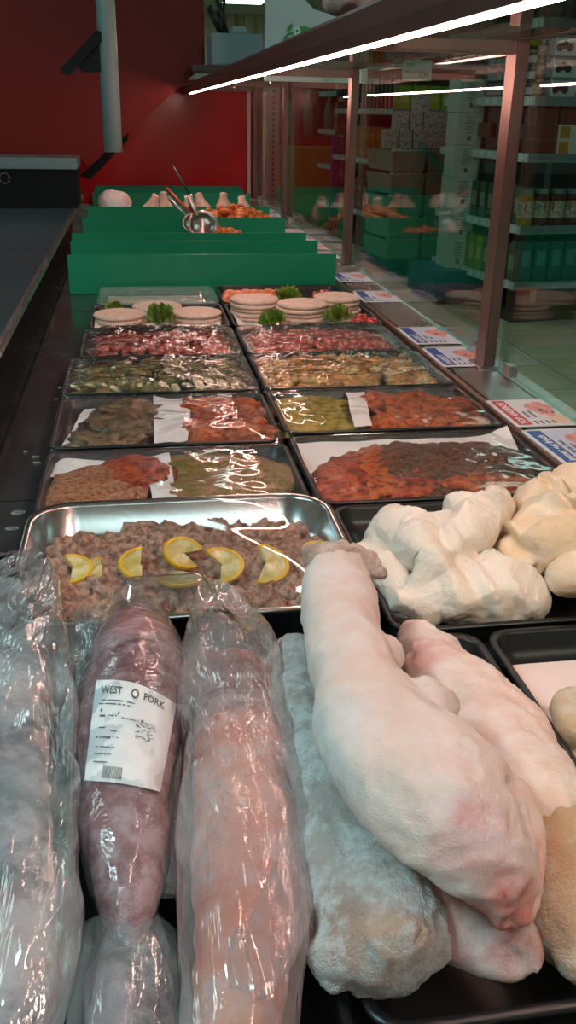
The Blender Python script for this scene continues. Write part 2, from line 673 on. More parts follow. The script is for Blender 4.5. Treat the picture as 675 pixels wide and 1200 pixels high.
# server-side ledge
ledge_m = mat('ledge_grey', (0.04, 0.075, 0.09), 0.36, metal=0.3, vary=0.15, vscale=2.5, rvary=0.08)
part(MB().box(-1.75, Y0, 0.088, -0.315, 5.44, 0.1), 'work_ledge', ledge_m)
part(MB().box(-1.75, Y0, FL, -1.70, 5.44, 0.086), 'ledge_support', dark)
part(MB().prism([(-0.316, 0.084), (-0.302, 0.084), (-0.296, 0.092), (-0.298, 0.103), (-0.304, 0.106), (-0.316, 0.102)], Y0, 6.1, 0, M_xz), 'ledge_lip', steel)
for y in (5.15, 5.6):
    part(MB().prism([(-0.33, 0.0), (-0.24, 0.0), (-0.22, 0.04), (-0.25, 0.075), (-0.33, 0.08)], y, y + 0.02, 0, M_xz), 'ledge_bracket', steel)

# front rail and sill
part(MB().prism([(0.695, -0.006), (0.703, -0.006), (0.703, 0.036), (0.700, 0.042), (0.697, 0.042), (0.695, 0.036)], Y0, YE, 0, M_xz), 'front_rail',
     mat('copper_toned_rail', (0.62, 0.42, 0.36), 0.3, metal=0.9))
part(MB().box(0.712, Y0, 0.0, 0.86, YE, 0.04), 'sill', steel_sill, bevel=0.002)
part(MB().box(0.7035, Y0, -0.006, 0.7115, YE, 0.02), 'sill_gap', dark)
part(MB().box(0.84, Y0, FL + 0.1, 0.868, YE, 0.0), 'front_panel', mat('front_panel_dark', (0.05, 0.05, 0.055), 0.4))

# posts, cross arms, canopy
PYS = [2.0, 3.52, 5.1, 6.38]
XP0, XP1 = 0.785, 0.812
for y in PYS:
    part(MB().box(XP0, y - 0.03, 0.04, XP1, y + 0.03, 0.722), 'post', bronze, bevel=0.003)
    part(MB().rr(XP0 - 0.014, y - 0.045, XP1 + 0.012, y + 0.045, [(0, 0.04, .008), (0, 0.045, .008), (0.004, 0.048, .006)]), 'post_foot', steel)
    part(MB().box(0.35, y - 0.02, 0.697, XP1, y + 0.02, 0.722), 'cross_arm', bronze, bevel=0.003)
    part(MB().box(0.345, y - 0.03, 0.690, 0.37, y + 0.03, 0.724), 'arm_bracket', bronze)
part(MB().box(XP0, Y0, 0.7225, XP1 + 0.004, YE, 0.738), 'top_rail', bronze, bevel=0.002)
part(MB().prism([(0.332, 0.716), (0.334, 0.690), (0.342, 0.672), (0.345, 0.672), (0.348, 0.716), (0.54, 0.7225), (0.54, 0.728), (0.352, 0.724), (0.336, 0.722)], Y0, YE, 0, M_xz), 'canopy_shelf', fascia_m)
cgl = clear_film('glass_top', tint=(0.75, 0.86, 0.8), haze=0.0, hvary=0.0, rough=0.01, wr=0, fres=0.9)
part(MB().box(0.542, Y0, 0.7225, 0.784, YE, 0.7285), 'top_glass', cgl)
part(MB().box(0.349, Y0, 0.6745, 0.357, YE - .5, 0.684), 'lamp_channel', dark)
led = part(MB().tube([(0.353, Y0, 0.6705), (0.353, YE - 0.55, 0.6705)], 0.0031, 8), 'light_strip', mat('led_glow', (1, 0.8, 0.75), 0.5, emit=(1.0, 0.54, 0.44), estr=LED_L))
tag(led, 'glowing pinkish white strip')
# glass front in panes between the posts, with clips
glassm = clear_film('shop_glass', tint=(0.82, 0.93, 0.88), haze=0.0, hvary=0.0, rough=0.008, wr=0, fres=1.0)
edge_m = mat('glass_edge_green', (0.25, 0.5, 0.42), 0.15, spec=0.8)
spans = [(Y0, 1.955), (2.045, 3.475), (3.565, 5.055), (5.145, 6.34)]
for i, (a, b) in enumerate(spans):
    g = part(MB().box(0.8145, a, 0.046, 0.8225, b, 0.95 if i == 0 else 0.72), 'glass_pane', glassm)
    eg = part(MB().box(0.8143, a, 0.041, 0.8227, b, 0.0462), 'glass_edge', edge_m)
    for y in ((b - 0.06,) if i == 0 else (a + 0.06, b - 0.06)):
        part(MB().box(0.808, y - 0.018, 0.04, 0.829, y + 0.018, 0.07), 'glass_clip', steel, bevel=0.002)
# pale post at the edge of the end wall
part(MB().box(0.755, 6.40, 0.04, 0.775, 6.425, 0.70), 'end_post', mat('pale_end_post', (0.75, 0.6, 0.55), 0.3, metal=0.6))

# ================================================================== green bin dividers
green = mat('green_plastic', (0.008, 0.26, 0.13), 0.32, vary=0.08, vscale=3, spec=0.5)
DIV = [(3.20, 0.13, -0.23), (3.55, 0.13, -0.24), (3.80, 0.13, -0.25), (4.36, 0.13, -0.235), (4.88, 0.13, -0.235), (5.70, 0.13, -0.24), (6.10, 0.13, -0.24), (6.28, 0.13, -0.24)]
where = ['nearest to the trays', 'second from the trays', 'third from the trays', 'just in front of the orange marinated meat', 'just behind the orange marinated meat',
         'behind the row of chicken pieces', 'second from the red end wall', 'closest to the red end wall']
for (y, h, x0), wh in zip(DIV, where):
    mb = MB()
    mb.box(x0, y, 0.0005, 0.69, y + 0.008, h)
    mb.box(x0, y + 0.008, 0.0005, 0.69, y + 0.05, 0.006)
    tag(mb.build('bin_divider', green, bevel=0.0012), 'green plastic divider standing across the counter, ' + wh, 'divider', 'green dividers across the counter')
# ================================================================== TRAYS OF PREPARED MEAT
tray_m = mat('black_tray', (0.012, 0.012, 0.013), 0.35, spec=0.5)
ZT = 0.001          # trays stand on the deck


def tray(x0, y0, x1, y1, h, label, cat='tray', group='black plastic meat trays', m=None, name='meat_tray', wall=0.018):
    r = empty(name, ((x0 + x1) / 2, (y0 + y1) / 2, ZT), 0, label, cat, group)
    cx, cy = (x0 + x1) / 2, (y0 + y1) / 2
    mb = MB()
    mb.rr(x0 - cx, y0 - cy, x1 - cx, y1 - cy,
          [(wall, 0.0, .02), (wall * 0.45, h * 0.6, .024), (0.004, h - 0.004, .027), (0.0, h - 0.003, .028), (0.0, h, .028), (0.007, h + 0.0005, .024), (0.009, h - 0.003, .022), (wall * 0.75, h * 0.45, .02), (wall + 0.004, 0.0035, .018)])
    mb.build('tray_body', m or tray_m, r, smooth=False)
    for p in r.children[-1].data.polygons:
        p.use_smooth = True
    return r


film_cling = clear_film('cling_film', haze=0.01, hvary=0.02, fres=2.3, rough=0.09, wr=0.9, wscale=22, stretch=(1, 2.6, 1), bdist=0.012)
film_tight = clear_film('tight_film', haze=0.02, hvary=0.03, fres=1.1, rough=0.05, wr=0.12, wscale=7, stretch=(1, 1.5, 1), bdist=0.008)


def film(r, x0, y0, x1, y1, h, dome, amp, sc, m, seed=0, nx=70, ny=54, droop=0.0):
    """a sheet of film pulled over the tray rim, bulging over what lies under it"""
    loc = Vector(r.location)
    v = []
    for j in range(ny + 1):
        for i in range(nx + 1):
            u, t = i / nx, j / ny
            x = x0 + (x1 - x0) * u
            y = y0 + (y1 - y0) * t
            e = min(1, 5.5 * min(u, 1 - u, t, 1 - t))
            e = e * e * (3 - 2 * e)
            p = Vector((x * sc + seed * 3.1, y * sc * 1.3 + seed, seed * 0.7))
            q = Vector((p.x + 1.5 * noise.noise(p * 0.5), p.y, p.z))
            z = h + 0.0015 + dome * e + amp * e * (ridged(q) - 0.45) + amp * 0.5 * (ridged(q * 2.7) - 0.5) * min(1, e + 0.3)
            if min(i, nx - i) == 0 or min(j, ny - j) == 0:
                z = h - 0.008
            v.append((x - loc.x, y - loc.y, z - loc.z + ZT))
    f = [(j * (nx + 1) + i, j * (nx + 1) + i + 1, (j + 1) * (nx + 1) + i + 1, (j + 1) * (nx + 1) + i) for j in range(ny) for i in range(nx)]
    mb = MB().add(v, f)
    o = mb.build('plastic_wrap', m, r, smooth=True)
    tag(o, 'clear shiny plastic film stretched over the tray')
    return o


def meat(name, x, y, z, rx, ry, rz, m, label, cat, group=None, rot=0.0, seed=0, amp=0.16, fine=0.03, sub=4, tilt=0.0):
    me = blob_mesh(rx * 1.22, ry * 1.22, rz * .62, seed, sub, amp * 1.3, 2.2, True, fine * 1.6)
    zmin = min(v.co.z for v in me.vertices)
    for v in me.vertices:
        v.co.z -= zmin
    o = link_mesh(name, me, m, None, True)
    o.location = (x, y, z)
    o.rotation_euler = (tilt, 0, rot)
    return tag(o, label, cat, group)


def marin(name, stops, scale, rough=0.3, bump=0.8, coat=0.6):
    scale = scale * 2.2
    stops = [(0.5 + (a - 0.5) * 0.8, c) for a, c in stops]
    return mat(name, stops[0][1], rough, stops=stops, vscale=scale, bump=bump, bscale=90, bdist=0.003, coat=coat * .15, detail=7, sss=0.0, spec=.3)


paper_m = mat('white_tray_paper', (0.82, 0.78, 0.76), 0.75, bump=0.2, bscale=30)


def paper(name, pts, label, z0=0.006, amp=0.006, seed=0, nx=24, ny=20, m=None, lift=None):
    """a soft sheet of paper; pts = four corners (x, y) near-left, near-right, far-right, far-left"""
    v = []
    for j in range(ny + 1):
        for i in range(nx + 1):
            u, t = i / nx, j / ny
            a = Vector(pts[0]).lerp(Vector(pts[1]), u)
            b = Vector(pts[3]).lerp(Vector(pts[2]), u)
            p = a.lerp(b, t)
            z = z0 + amp * (0.5 + 0.5 * math.sin(p.x * 60 + p.y * 35 + seed * 2)) * (0.4 + 0.6 * noise.noise(Vector((p.x * 25, p.y * 25, seed))))
            if lift:
                z += lift(u, t)
            v.append((p.x, p.y, max(z0, z)))
    k = len(v)
    v += [(a, b, c - 0.0004) for a, b, c in v]
    f = [(j * (nx + 1) + i, j * (nx + 1) + i + 1, (j + 1) * (nx + 1) + i + 1, (j + 1) * (nx + 1) + i) for j in range(ny) for i in range(nx)]
    f += [tuple(i + k for i in reversed(q)) for q in f]
    o = MB().add(v, f).build(name, m or paper_m, None, smooth=True)
    return tag(o, label, 'paper')


HT = 0.032
g = 0.003
XA0, XA1, XB0, XB1 = -0.170, 0.250, 0.258, 0.690
# ---- row 1 (nearest): brown breaded slab and herb-marinated slab | red and dark peppered steaks
rows = {1: (1.262, 1.532), 2: (1.545, 1.868), 3: (1.880, 2.184), 4: (2.194, 2.50), 5: (2.510, 2.838), 6: (2.850, 3.150)}
red_spice = marin('red_spice', [(0.35, (0.09, 0.015, 0.008)), (0.48, (0.36, 0.035, 0.012)), (0.62, (0.5, 0.12, 0.03)), (0.75, (0.2, 0.03, 0.012))], 28)
orange_spice = marin('orange_spice', [(0.35, (0.12, 0.018, 0.006)), (0.47, (0.40, 0.055, 0.01)), (0.6, (0.55, 0.14, 0.02)), (0.78, (0.20, 0.03, 0.01))], 26)
brown_crumb = marin('brown_crumb', [(0.35, (0.16, 0.06, 0.025)), (0.5, (0.36, 0.14, 0.06)), (0.62, (0.5, 0.24, 0.12)), (0.75, (0.22, 0.09, 0.04))], 60, 0.5, 0.9, 0.3)
pepper = marin('dark_pepper', [(0.35, (0.03, 0.01, 0.006)), (0.5, (0.10, 0.032, 0.015)), (0.6, (0.22, 0.08, 0.035)), (0.8, (0.05, 0.018, 0.01))], 55, 0.4, 0.9, 0.5)
herb = marin('green_herb', [(0.4, (0.33, 0.16, 0.09)), (0.5, (0.30, 0.17, 0.04)), (0.58, (0.12, 0.12, 0.008)), (0.7, (0.30, 0.15, 0.05))], 22)
olive = marin('olive_marinade', [(0.35, (0.05, 0.035, 0.015)), (0.5, (0.15, 0.10, 0.045)), (0.62, (0.24, 0.14, 0.08)), (0.8, (0.08, 0.055, 0.03))], 22)
curry = marin('yellow_green_marinade', [(0.35, (0.17, 0.13, 0.02)), (0.5, (0.33, 0.25, 0.035)), (0.65, (0.45, 0.28, 0.07)), (0.8, (0.22, 0.14, 0.03))], 24)

CATM = 'marinated meat'
t = tray(XA0, rows[1][0], XA1, rows[1][1], HT, 'black tray of brown crumbed meat and herb meat right behind the steel pan')
film(t, XA0, rows[1][0], XA1, rows[1][1], HT, 0.004, 0.003, 9, film_tight, 1)
tag(meat('crumbed_meat', -0.085, 1.375, .008, .068, .095, .03, brown_crumb, 'reddish brown crumbed meat slab behind the left end of the steel pan', CATM, seed=1, amp=.08), None)
meat('crumbed_meat', -0.02, 1.44, .010, .055, .07, .029, red_spice, 'orange red end piece of meat beside the brown crumbed slab', CATM, seed=2, amp=.1)
meat('herb_meat', 0.105, 1.36, .008, .062, .085, .028, herb, 'pale meat with green herb marinade, nearer piece behind the steel pan', CATM, seed=3, amp=.1)
meat('herb_meat', 0.175, 1.42, .008, .06, .08, .028, herb, 'pale meat with green herb marinade, piece by the tray\'s right edge', CATM, seed=4, amp=.1, rot=.5)
meat('herb_meat', 0.10, 1.47, .008, .07, .05, .028, herb, 'pale meat with green herb marinade, farther piece beside white paper', CATM, seed=5, amp=.1)
paper('tray_paper', [(-0.16, 1.44), (-0.06, 1.46), (-0.05, 1.515), (-0.155, 1.52)], 'white paper corner behind the brown crumbed meat', z0=.018, amp=.014, seed=3)
paper('tray_paper', [(0.008, 1.28), (0.045, 1.28), (0.04, 1.51), (-0.005, 1.51)], 'strip of white paper between crumbed meat and herb meat', z0=.024, amp=.012, seed=5)

t = tray(XB0, rows[1][0] - 0.012, XB1, rows[2][0] + .02, HT, 'black tray of red and dark peppered steaks on white paper')
film(t, XB0, rows[1][0] - 0.012, XB1, rows[2][0] + .02, HT, 0.004, 0.002, 7, film_tight, 2)
paper('tray_paper', [(0.285, 1.285), (0.66, 1.275), (0.672, 1.54), (0.272, 1.54)], 'wide white paper under the red and peppered steaks', z0=.006, amp=.006, seed=8,
      lift=lambda u, t: 0.022 * max(0, t - 0.72) / 0.28 + 0.02 * max(0, u - .9) * 10 * t)
for k, (x, y, rx, ry, rot, m, lab) in enumerate([
        (0.335, 1.375, .052, .098, .25, red_spice, 'bright red spiced steak at the left of the white paper tray'),
        (0.40, 1.40, .052, .105, .35, orange_spice, 'orange rimmed steak between the red one and the dark ones'),
        (0.445, 1.43, .055, .10, .5, pepper, 'dark peppered steak in the middle of the white paper tray'),
        (0.50, 1.37, .058, .095, .6, pepper, 'dark peppered steak overlapping an orange edged neighbour'),
        (0.545, 1.44, .06, .085, .8, pepper, 'dark peppered steak at the far edge of the white paper'),
        (0.605, 1.40, .05, .075, .5, pepper, 'dark peppered steak nearest the price cards'),
        (0.42, 1.32, .05, .04, .1, red_spice, 'small red spiced piece at the near edge of the white paper'),
        (0.545, 1.32, .075, .035, .1, orange_spice, 'orange spiced strip at the near edge of the white paper')]):
    meat('peppered_steak' if m is pepper else 'spiced_steak', x, y, .012 + .0015 * (k % 3), rx, ry, .026, m, lab, 'steak', seed=10 + k, amp=.12, rot=-rot)

# ---- row 2: olive pork and orange pork | green strips and orange cutlets
t = tray(XA0, rows[2][0], XA1, rows[2][1] - .01, HT, 'black tray with grey olive meat left and orange meat right of paper')
film(t, XA0, rows[2][0], XA1, rows[2][1] - .01, HT, 0.010, 0.005, 11, film_tight, 3)
paper('tray_paper', [(0.015, 1.565), (0.075, 1.565), (0.10, 1.84), (0.02, 1.84)], 'white paper fold between olive meat and orange meat', z0=.03, amp=.012, seed=9)
paper('tray_paper', [(-0.155, 1.57), (-0.12, 1.57), (-0.09, 1.83), (-0.12, 1.83)], 'white paper edge left of the grey olive meat', z0=.016, amp=.01, seed=2)
for k, (x, y, rx, ry, rot, m, lab) in enumerate([
        (-0.07, 1.63, .06, .05, .3, olive, 'grey green marinated cutlet, nearest of the olive ones'),
        (-0.045, 1.70, .065, .055, -.5, olive, 'grey green marinated cutlet in the middle of the olive ones'),
        (-0.03, 1.78, .06, .05, .2, olive, 'grey green marinated cutlet, farthest of the olive ones'),
        (0.105, 1.64, .05, .055, .4, orange_spice, 'orange brown cutlet nearest the white paper fold'),
        (0.155, 1.71, .06, .06, -.4, red_spice, 'red brown cutlet under the bright reflection'),
        (0.195, 1.63, .045, .05, .9, orange_spice, 'orange cutlet at the near right tray corner'),
        (0.13, 1.79, .065, .045, .1, orange_spice, 'orange brown cutlet at the far side of its tray'),
        (0.205, 1.77, .035, .055, .1, orange_spice, 'orange cutlet along the right tray edge')]):
    meat('marinated_cutlet', x, y, .006 + .002 * (k % 3), rx, ry, .034, m, lab, CATM, seed=20 + k, amp=.2, rot=rot)

t = tray(XB0, rows[2][0] + .04, XB1, rows[2][1], HT, 'black tray of yellow green meat strips and orange cutlets')
film(t, XB0, rows[2][0] + .04, XB1, rows[2][1], HT, 0.012, 0.004, 9, film_tight, 4)
paper('tray_paper', [(0.395, 1.61), (0.43, 1.61), (0.47, 1.84), (0.43, 1.85)], 'white paper strip between green meat strips and orange cutlets', z0=.03, amp=.01, seed=4)
for k in range(8):
    meat('meat_strip', 0.335 + 0.008 * math.sin(k * 2), 1.615 + k * .028, .008 + .0015 * (k % 2), .062 + .006 * math.cos(k), .017, .028, curry,
         'yellow green marinated meat strip, ' + ORD[k] + ' from the near edge of its tray', CATM, 'yellow green meat strips', seed=30 + k, amp=.14, rot=-.12 + .05 * math.sin(k * 3))
for k, (x, y) in enumerate([(0.49, 1.65), (0.56, 1.66), (0.63, 1.64), (0.52, 1.72), (0.59, 1.73), (0.51, 1.79), (0.58, 1.80), (0.64, 1.74)]):
    meat('orange_cutlet', x, y, .006 + .003 * (k % 2), .048, .045, .032, orange_spice, 'orange marinated cutlet beside the green strips, ' + ['near left', 'near middle', 'near right', 'centre left', 'centre', 'far left', 'far middle', 'centre right'][k] + ' of its tray',
         CATM, 'orange cutlets beside the yellow green strips', seed=40 + k, amp=.2, rot=k * .7)

# ---- row 3: herb chunks | yellow-orange chunks under crinkled film
t = tray(XA0, rows[3][0], XA1, rows[3][1], HT, 'black tray of green herb chunks under crinkled film')
film(t, XA0 - .002, rows[3][0] - .002, XA1 + .002, rows[3][1] + .002, HT, 0.014, 0.007, 14, film_cling, 5)
herb2 = marin('herb_chunk', [(0.35, (0.06, 0.05, 0.02)), (0.48, (0.20, 0.17, 0.05)), (0.6, (0.30, 0.24, 0.08)), (0.75, (0.20, 0.09, 0.04))], 18)
onion = mat('onion_white', (0.75, 0.68, 0.42), 0.35, vary=0.15, vscale=30)


def pieces_pile(name, x0, y0, x1, y1, z0, hgt, n, size, m, seed, label, cat, sub=2, amp=.25, flat=.7, mm=None, shape=None):
    """a heap nobody could count: many small pieces in one mesh"""
    rnd = random.Random(seed)
    protos = [blob_mesh(1, 1, 1, seed + q * 5, sub, amp, 1.7, False, .05) for q in range(5)]
    geo = [([tuple(v.co) for v in me.vertices], [tuple(p.vertices) for p in me.polygons]) for me in protos]
    mb = MB()
    for i in range(n):
        u, t_ = rnd.random(), rnd.random()
        x, y = x0 + (x1 - x0) * u, y0 + (y1 - y0) * t_
        e = max(0, 1 - (abs(2 * u - 1) ** 3 + abs(2 * t_ - 1) ** 3)) ** .6 if not shape else shape(u, t_)
        z = z0 + hgt * e * (0.55 + .45 * rnd.random())
        s = size * rnd.uniform(.7, 1.35)
        M = Matrix.Translation((x, y, z)) @ Matrix.Rotation(rnd.random() * 6.3, 4, 'Z') @ Matrix.Rotation(rnd.uniform(-.7, .7), 4, 'X') @ Matrix.Diagonal((s, s * rnd.uniform(.6, 1), s * flat, 1))
        v, f = geo[rnd.randrange(5)]
        mb.add(v, f, rnd.randrange(len(m)) if isinstance(m, list) else 0, M)
    for me in protos:
        bpy.data.meshes.remove(me)
    o = mb.build(name, m, None, smooth=True)
    return tag(o, label, cat, None, 'stuff')


pieces_pile('herb_meat_chunks', XA0 + .028, rows[3][0] + .03, XA1 - .028, rows[3][1] - .03, .012, .022, 150, .021, herb2, 51, 'green herb marinated chunks under crinkled film', 'meat chunks')
rnd = random.Random(5)
for k in range(14):
    x = -0.14 + k * .026 if k > 2 else -0.145 + k * .03
    meat('onion_piece', x, 2.18 - .27 + rnd.uniform(0, .035), .030, .008, .011, .010, onion, 'cream onion piece, ' + ORD[k] + ' from the left along the herb chunk tray edge', 'onion', 'onion pieces in the herb tray', seed=k, sub=2, rot=rnd.random() * 3, tilt=.6, amp=.3)

t = tray(XB0, rows[3][0], XB1, rows[3][1], HT, 'black tray of yellow orange chunks under crinkled film beside a post')
film(t, XB0 - .002, rows[3][0] - .002, XB1 + .002, rows[3][1] + .002, HT, 0.016, 0.009, 15, film_cling, 6)
ychunk = marin('yellow_chunk', [(0.35, (0.30, 0.11, 0.03)), (0.5, (0.55, 0.27, 0.07)), (0.62, (0.62, 0.42, 0.15)), (0.78, (0.35, 0.2, 0.1))], 14)
pieces_pile('orange_meat_chunks', XB0 + .03, rows[3][0] + .03, XB1 - .03, rows[3][1] - .03, .012, .024, 150, .022, ychunk, 61, 'yellow orange marinated chunks under crinkled film', 'meat chunks')

# ---- row 4: diced red meat, both trays
dice_m = mat('red_diced_meat', (0.5, 0.09, 0.07), 0.25, stops=[(0.35, (0.33, 0.04, 0.03)), (0.5, (0.55, 0.09, 0.065)), (0.62, (0.70, 0.24, 0.19)), (0.72, (0.45, 0.07, 0.06))], vscale=45, coat=.6, sss=.1, bump=.4, bscale=120)
for (a, b, sd, wh) in ((XA0 + .02, XA1, 71, 'left'), (XB0, XB1 - .01, 81, 'right')):
    t = tray(a, rows[4][0], b, rows[4][1], HT, 'black tray of diced red meat under crinkled film, ' + ('nearer the work ledge' if wh == 'left' else 'beside the price cards'))
    film(t, a - .002, rows[4][0] - .002, b + .002, rows[4][1] + .002, HT, 0.016, 0.007, 17, film_cling, sd)
    pieces_pile('diced_meat', a + .035, rows[4][0] + .035, b - .028, rows[4][1] - .03, .012, .026, 330, .0125, dice_m, sd,
                'heap of diced red meat under crinkled film, ' + ('nearer the work ledge' if wh == 'left' else 'beside the price cards'), 'diced meat', sub=2)

# ---- row 5: stacked patties and lettuce
patty_m = mat('patty_white', (0.74, 0.52, 0.42), 0.6, vary=0.16, vscale=60, bump=.5, bscale=140, bdist=.002, sss=.1)
for (a, b, wh) in ((XA0 + .03, XA1, 'left'), (XB0, XB1, 'right')):
    tray(a, rows[5][0], b, rows[5][1], HT, 'black tray of stacked round patties with lettuce, ' + ('nearer the work ledge' if wh == 'left' else 'beside the price cards'))
paper('tray_paper', [(-0.125, 2.54), (0.225, 2.54), (0.235, 2.80), (-0.13, 2.80)], 'white paper under the lower stacks of patties', z0=.005, amp=.003, seed=12,
      lift=lambda u, t: .02 * max(0, u - .92) * 12 + .02 * max(0, .08 - u) * 12)
paper('tray_paper', [(0.275, 2.54), (0.66, 2.54), (0.67, 2.80), (0.275, 2.80)], 'white paper under the taller stacks of patties', z0=.005, amp=.003, seed=13,
      lift=lambda u, t: .022 * max(0, .08 - u) * 12)


def patty_mesh(seed, rx=.074, h=.0115):
    mb = MB()
    n = 40
    prof = [(0.0, 0.0), (.90, 0), (.975, .12), (1, .38), (1, .62), (.97, .88), (.9, 1.0), (.6, 1.03), (.3, 1.0), (0.0, 1.02)]
    rnd_ = random.Random(seed)
    v = []
    for r, z in prof:
        for i in range(n):
            a = 2 * PI * i / n
            k = 1 + .02 * noise.noise(Vector((math.cos(a) * 2, math.sin(a) * 2, seed)))
            v.append((max(r, .001) * rx * k * math.cos(a), max(r, .001) * rx * k * math.sin(a), z * h + .0008 * noise.noise(Vector((r * 5 * math.cos(a), r * 5 * math.sin(a), seed * 3.3)))))
    f = []
    for j in range(len(prof) - 1):
        for i in range(n):
            a, b = j * n + i, j * n + (i + 1) % n
            f.append((a, b, b + n, a + n))
    mb.add(v, f)
    return mb.mesh('patty')


pm = [patty_mesh(s) for s in range(3)]
for me in pm:
    me.materials.append(patty_m)
    me.polygons.foreach_set('use_smooth', [True] * len(me.polygons))
P_ST = [(-0.055, 2.665, 3, 'the stack nearest the work ledge'), (0.055, 2.775, 3, 'the stack behind the big lettuce leaf'), (0.165, 2.675, 3, 'the stack right of the big lettuce leaf'),
        (0.345, 2.745, 5, 'the tall stack at the right tray\'s left'), (0.475, 2.665, 5, 'the tall stack in front, between two lettuce leaves'), (0.60, 2.76, 5, 'the tall stack nearest the price cards')]
for (x, y, n_, wh) in P_ST:
    for k in range(n_):
        o = bpy.data.objects.new('meat_patty', pm[k % 3])
        C.objects.link(o)
        o.location = (x + .003 * math.sin(k * 2.3 + x * 9), y + .003 * math.cos(k * 3.1), .0075 + k * .0121)
        o.rotation_euler = (0, 0, k * 1.1 + x)
        pos = 'topmost' if k == n_ - 1 else ('bottom' if k == 0 else ['', 'second', 'third', 'fourth'][k] + ' from the bottom')
        tag(o, 'pale patty, ' + pos + ' of ' + wh, 'patty', 'stacked meat patties')

lettuce_m = mat('lettuce', (0.25, 0.3, 0.03), 0.45, stops=[(0.35, (0.07, 0.13, 0.012)), (0.5, (0.20, 0.30, 0.03)), (0.65, (0.42, 0.46, 0.10))], vscale=25, detail=5, coat=.2)


def lettuce(x, y, z, s, seed, label):
    """a tuft of frilly leaf lobes fanned round one stem"""
    rnd_ = random.Random(seed)
    mb = MB()
    for k in range(13):
        a = rnd_.random() * 6.28
        el = rnd_.uniform(.2, 1.3)
        L_ = s * rnd_.uniform(.75, 1.1)
        nu, nv_ = 9, 16
        v = []
        for i in range(nu + 1):
            for j in range(nv_ + 1):
                u = i / nu
                t_ = (j / nv_ - .5) * 2
                wdt = s * .55 * (u ** .6)
                fr = s * .16 * u * u * math.sin(t_ * 9 + k * 1.7 + u * 4) + s * .07 * u * noise.noise(Vector((u * 6, t_ * 6, k + seed)))
                px_ = L_ * u * (1 - .12 * t_ * t_)
                py_ = wdt * t_
                pz_ = fr + s * .2 * u * u
                q = Vector((px_ * math.cos(el) - pz_ * math.sin(el), py_, px_ * math.sin(el) + pz_ * math.cos(el)))
                q = Matrix.Rotation(a, 3, 'Z') @ q
                v.append((q.x, q.y, max(0, q.z)))
        f = [(i * (nv_ + 1) + j, (i + 1) * (nv_ + 1) + j, (i + 1) * (nv_ + 1) + j + 1, i * (nv_ + 1) + j + 1) for i in range(nu) for j in range(nv_)]
        mb.add(v, f)
    me = mb.mesh('lettuce')
    o = link_mesh('lettuce_leaf', me, lettuce_m, None, True)
    o.location = (x, y, z)
    return tag(o, label, 'lettuce', 'lettuce garnish among the patties')


lettuce(0.055, 2.60, .02, .058, 3, 'large frilly lettuce tuft in the middle of the lower stacks')
lettuce(-0.075, 2.82, .018, .03, 4, 'small lettuce scrap behind the lower left patty stack')
lettuce(0.375, 2.58, .012, .05, 5, 'frilly lettuce tuft at the front between two tall stacks')
lettuce(0.575, 2.61, .015, .052, 6, 'frilly lettuce tuft right of the tallest front stack')
lettuce(0.47, 2.86, .03, .05, 7, 'lettuce tuft lying behind the tall stacks beside tomatoes')

# ---- row 6: empty wrapped tray | tomatoes and orange shrimp
t = tray(XA0 + .04, rows[6][0], XA1, rows[6][1], HT, 'clear plastic tray lying in front of the nearest green divider', 'tray', None, clear_film('clear_tray', tint=(.8, .95, .9), haze=.2, hvary=.1, rough=.08, wr=.2, fres=1.6), 'clear_tray')
paper('tray_paper', [(-0.10, 2.875), (0.20, 2.875), (0.21, 3.12), (-0.10, 3.12)], 'pale paper inside the clear tray by the divider', z0=.006, amp=.004, seed=15, m=mat('grey_green_paper', (0.5, 0.5, 0.42), .7))
film(t, XA0 + .04, rows[6][0], XA1, rows[6][1], HT, 0.003, 0.004, 12, film_tight, 77)
tray(XB0, rows[6][0], XB1 - .01, rows[6][1], HT, 'black tray of orange round slices in front of the green divider')
salmon = mat('orange_slice', (0.75, 0.16, 0.06), .3, stops=[(.35, (.5, .06, .03)), (.55, (.8, .22, .08)), (.7, (.85, .42, .2))], vscale=25, coat=.5, sss=.1)
for k in range(16):
    x = 0.285 + (k % 8) * .026 + (k // 8) * .01
    y = 2.93 + (k // 8) * .06 + .012 * math.sin(k * 2.1)
    mb = MB().lathe([(.022, 0), (.026, .002), (.026, .006), (.020, .0085), (.008, .0075)], 16)
    o = mb.build('orange_slice', salmon, None, smooth=True)
    o.location = (x, y, .022 + .002 * (k % 3))
    o.rotation_euler = (.75, .12 * math.sin(k), .2 * math.cos(k))
    tag(o, 'round orange slice, ' + ORD[k % 8] + ' from the left in the ' + ('near' if k < 8 else 'far') + ' row below the divider', 'slice', 'orange slices behind the patties')
tomato = mat('tomato_red', (.5, .02, .012), .15, coat=.6)
for k, (x, y) in enumerate([(0.57, 2.92), (0.60, 2.95), (0.615, 2.55), (0.64, 2.58), (0.665, 2.56), (0.65, 2.62)]):
    mb = MB().lathe([(.003, 0), (.013, .003), (.018, .011), (.017, .02), (.010, .028), (.003, .027)], 16)
    o = mb.build('cherry_tomato', tomato, None, smooth=True)
    o.location = (x, y, .012 + (.012 if k < 2 else 0))
    tag(o, 'cherry tomato behind the patties beside lettuce' if k < 2 else 'cherry tomato at the tray edge below the price cards', 'tomato', 'cherry tomatoes behind the patties' if k < 2 else 'cherry tomatoes at the tray edge')
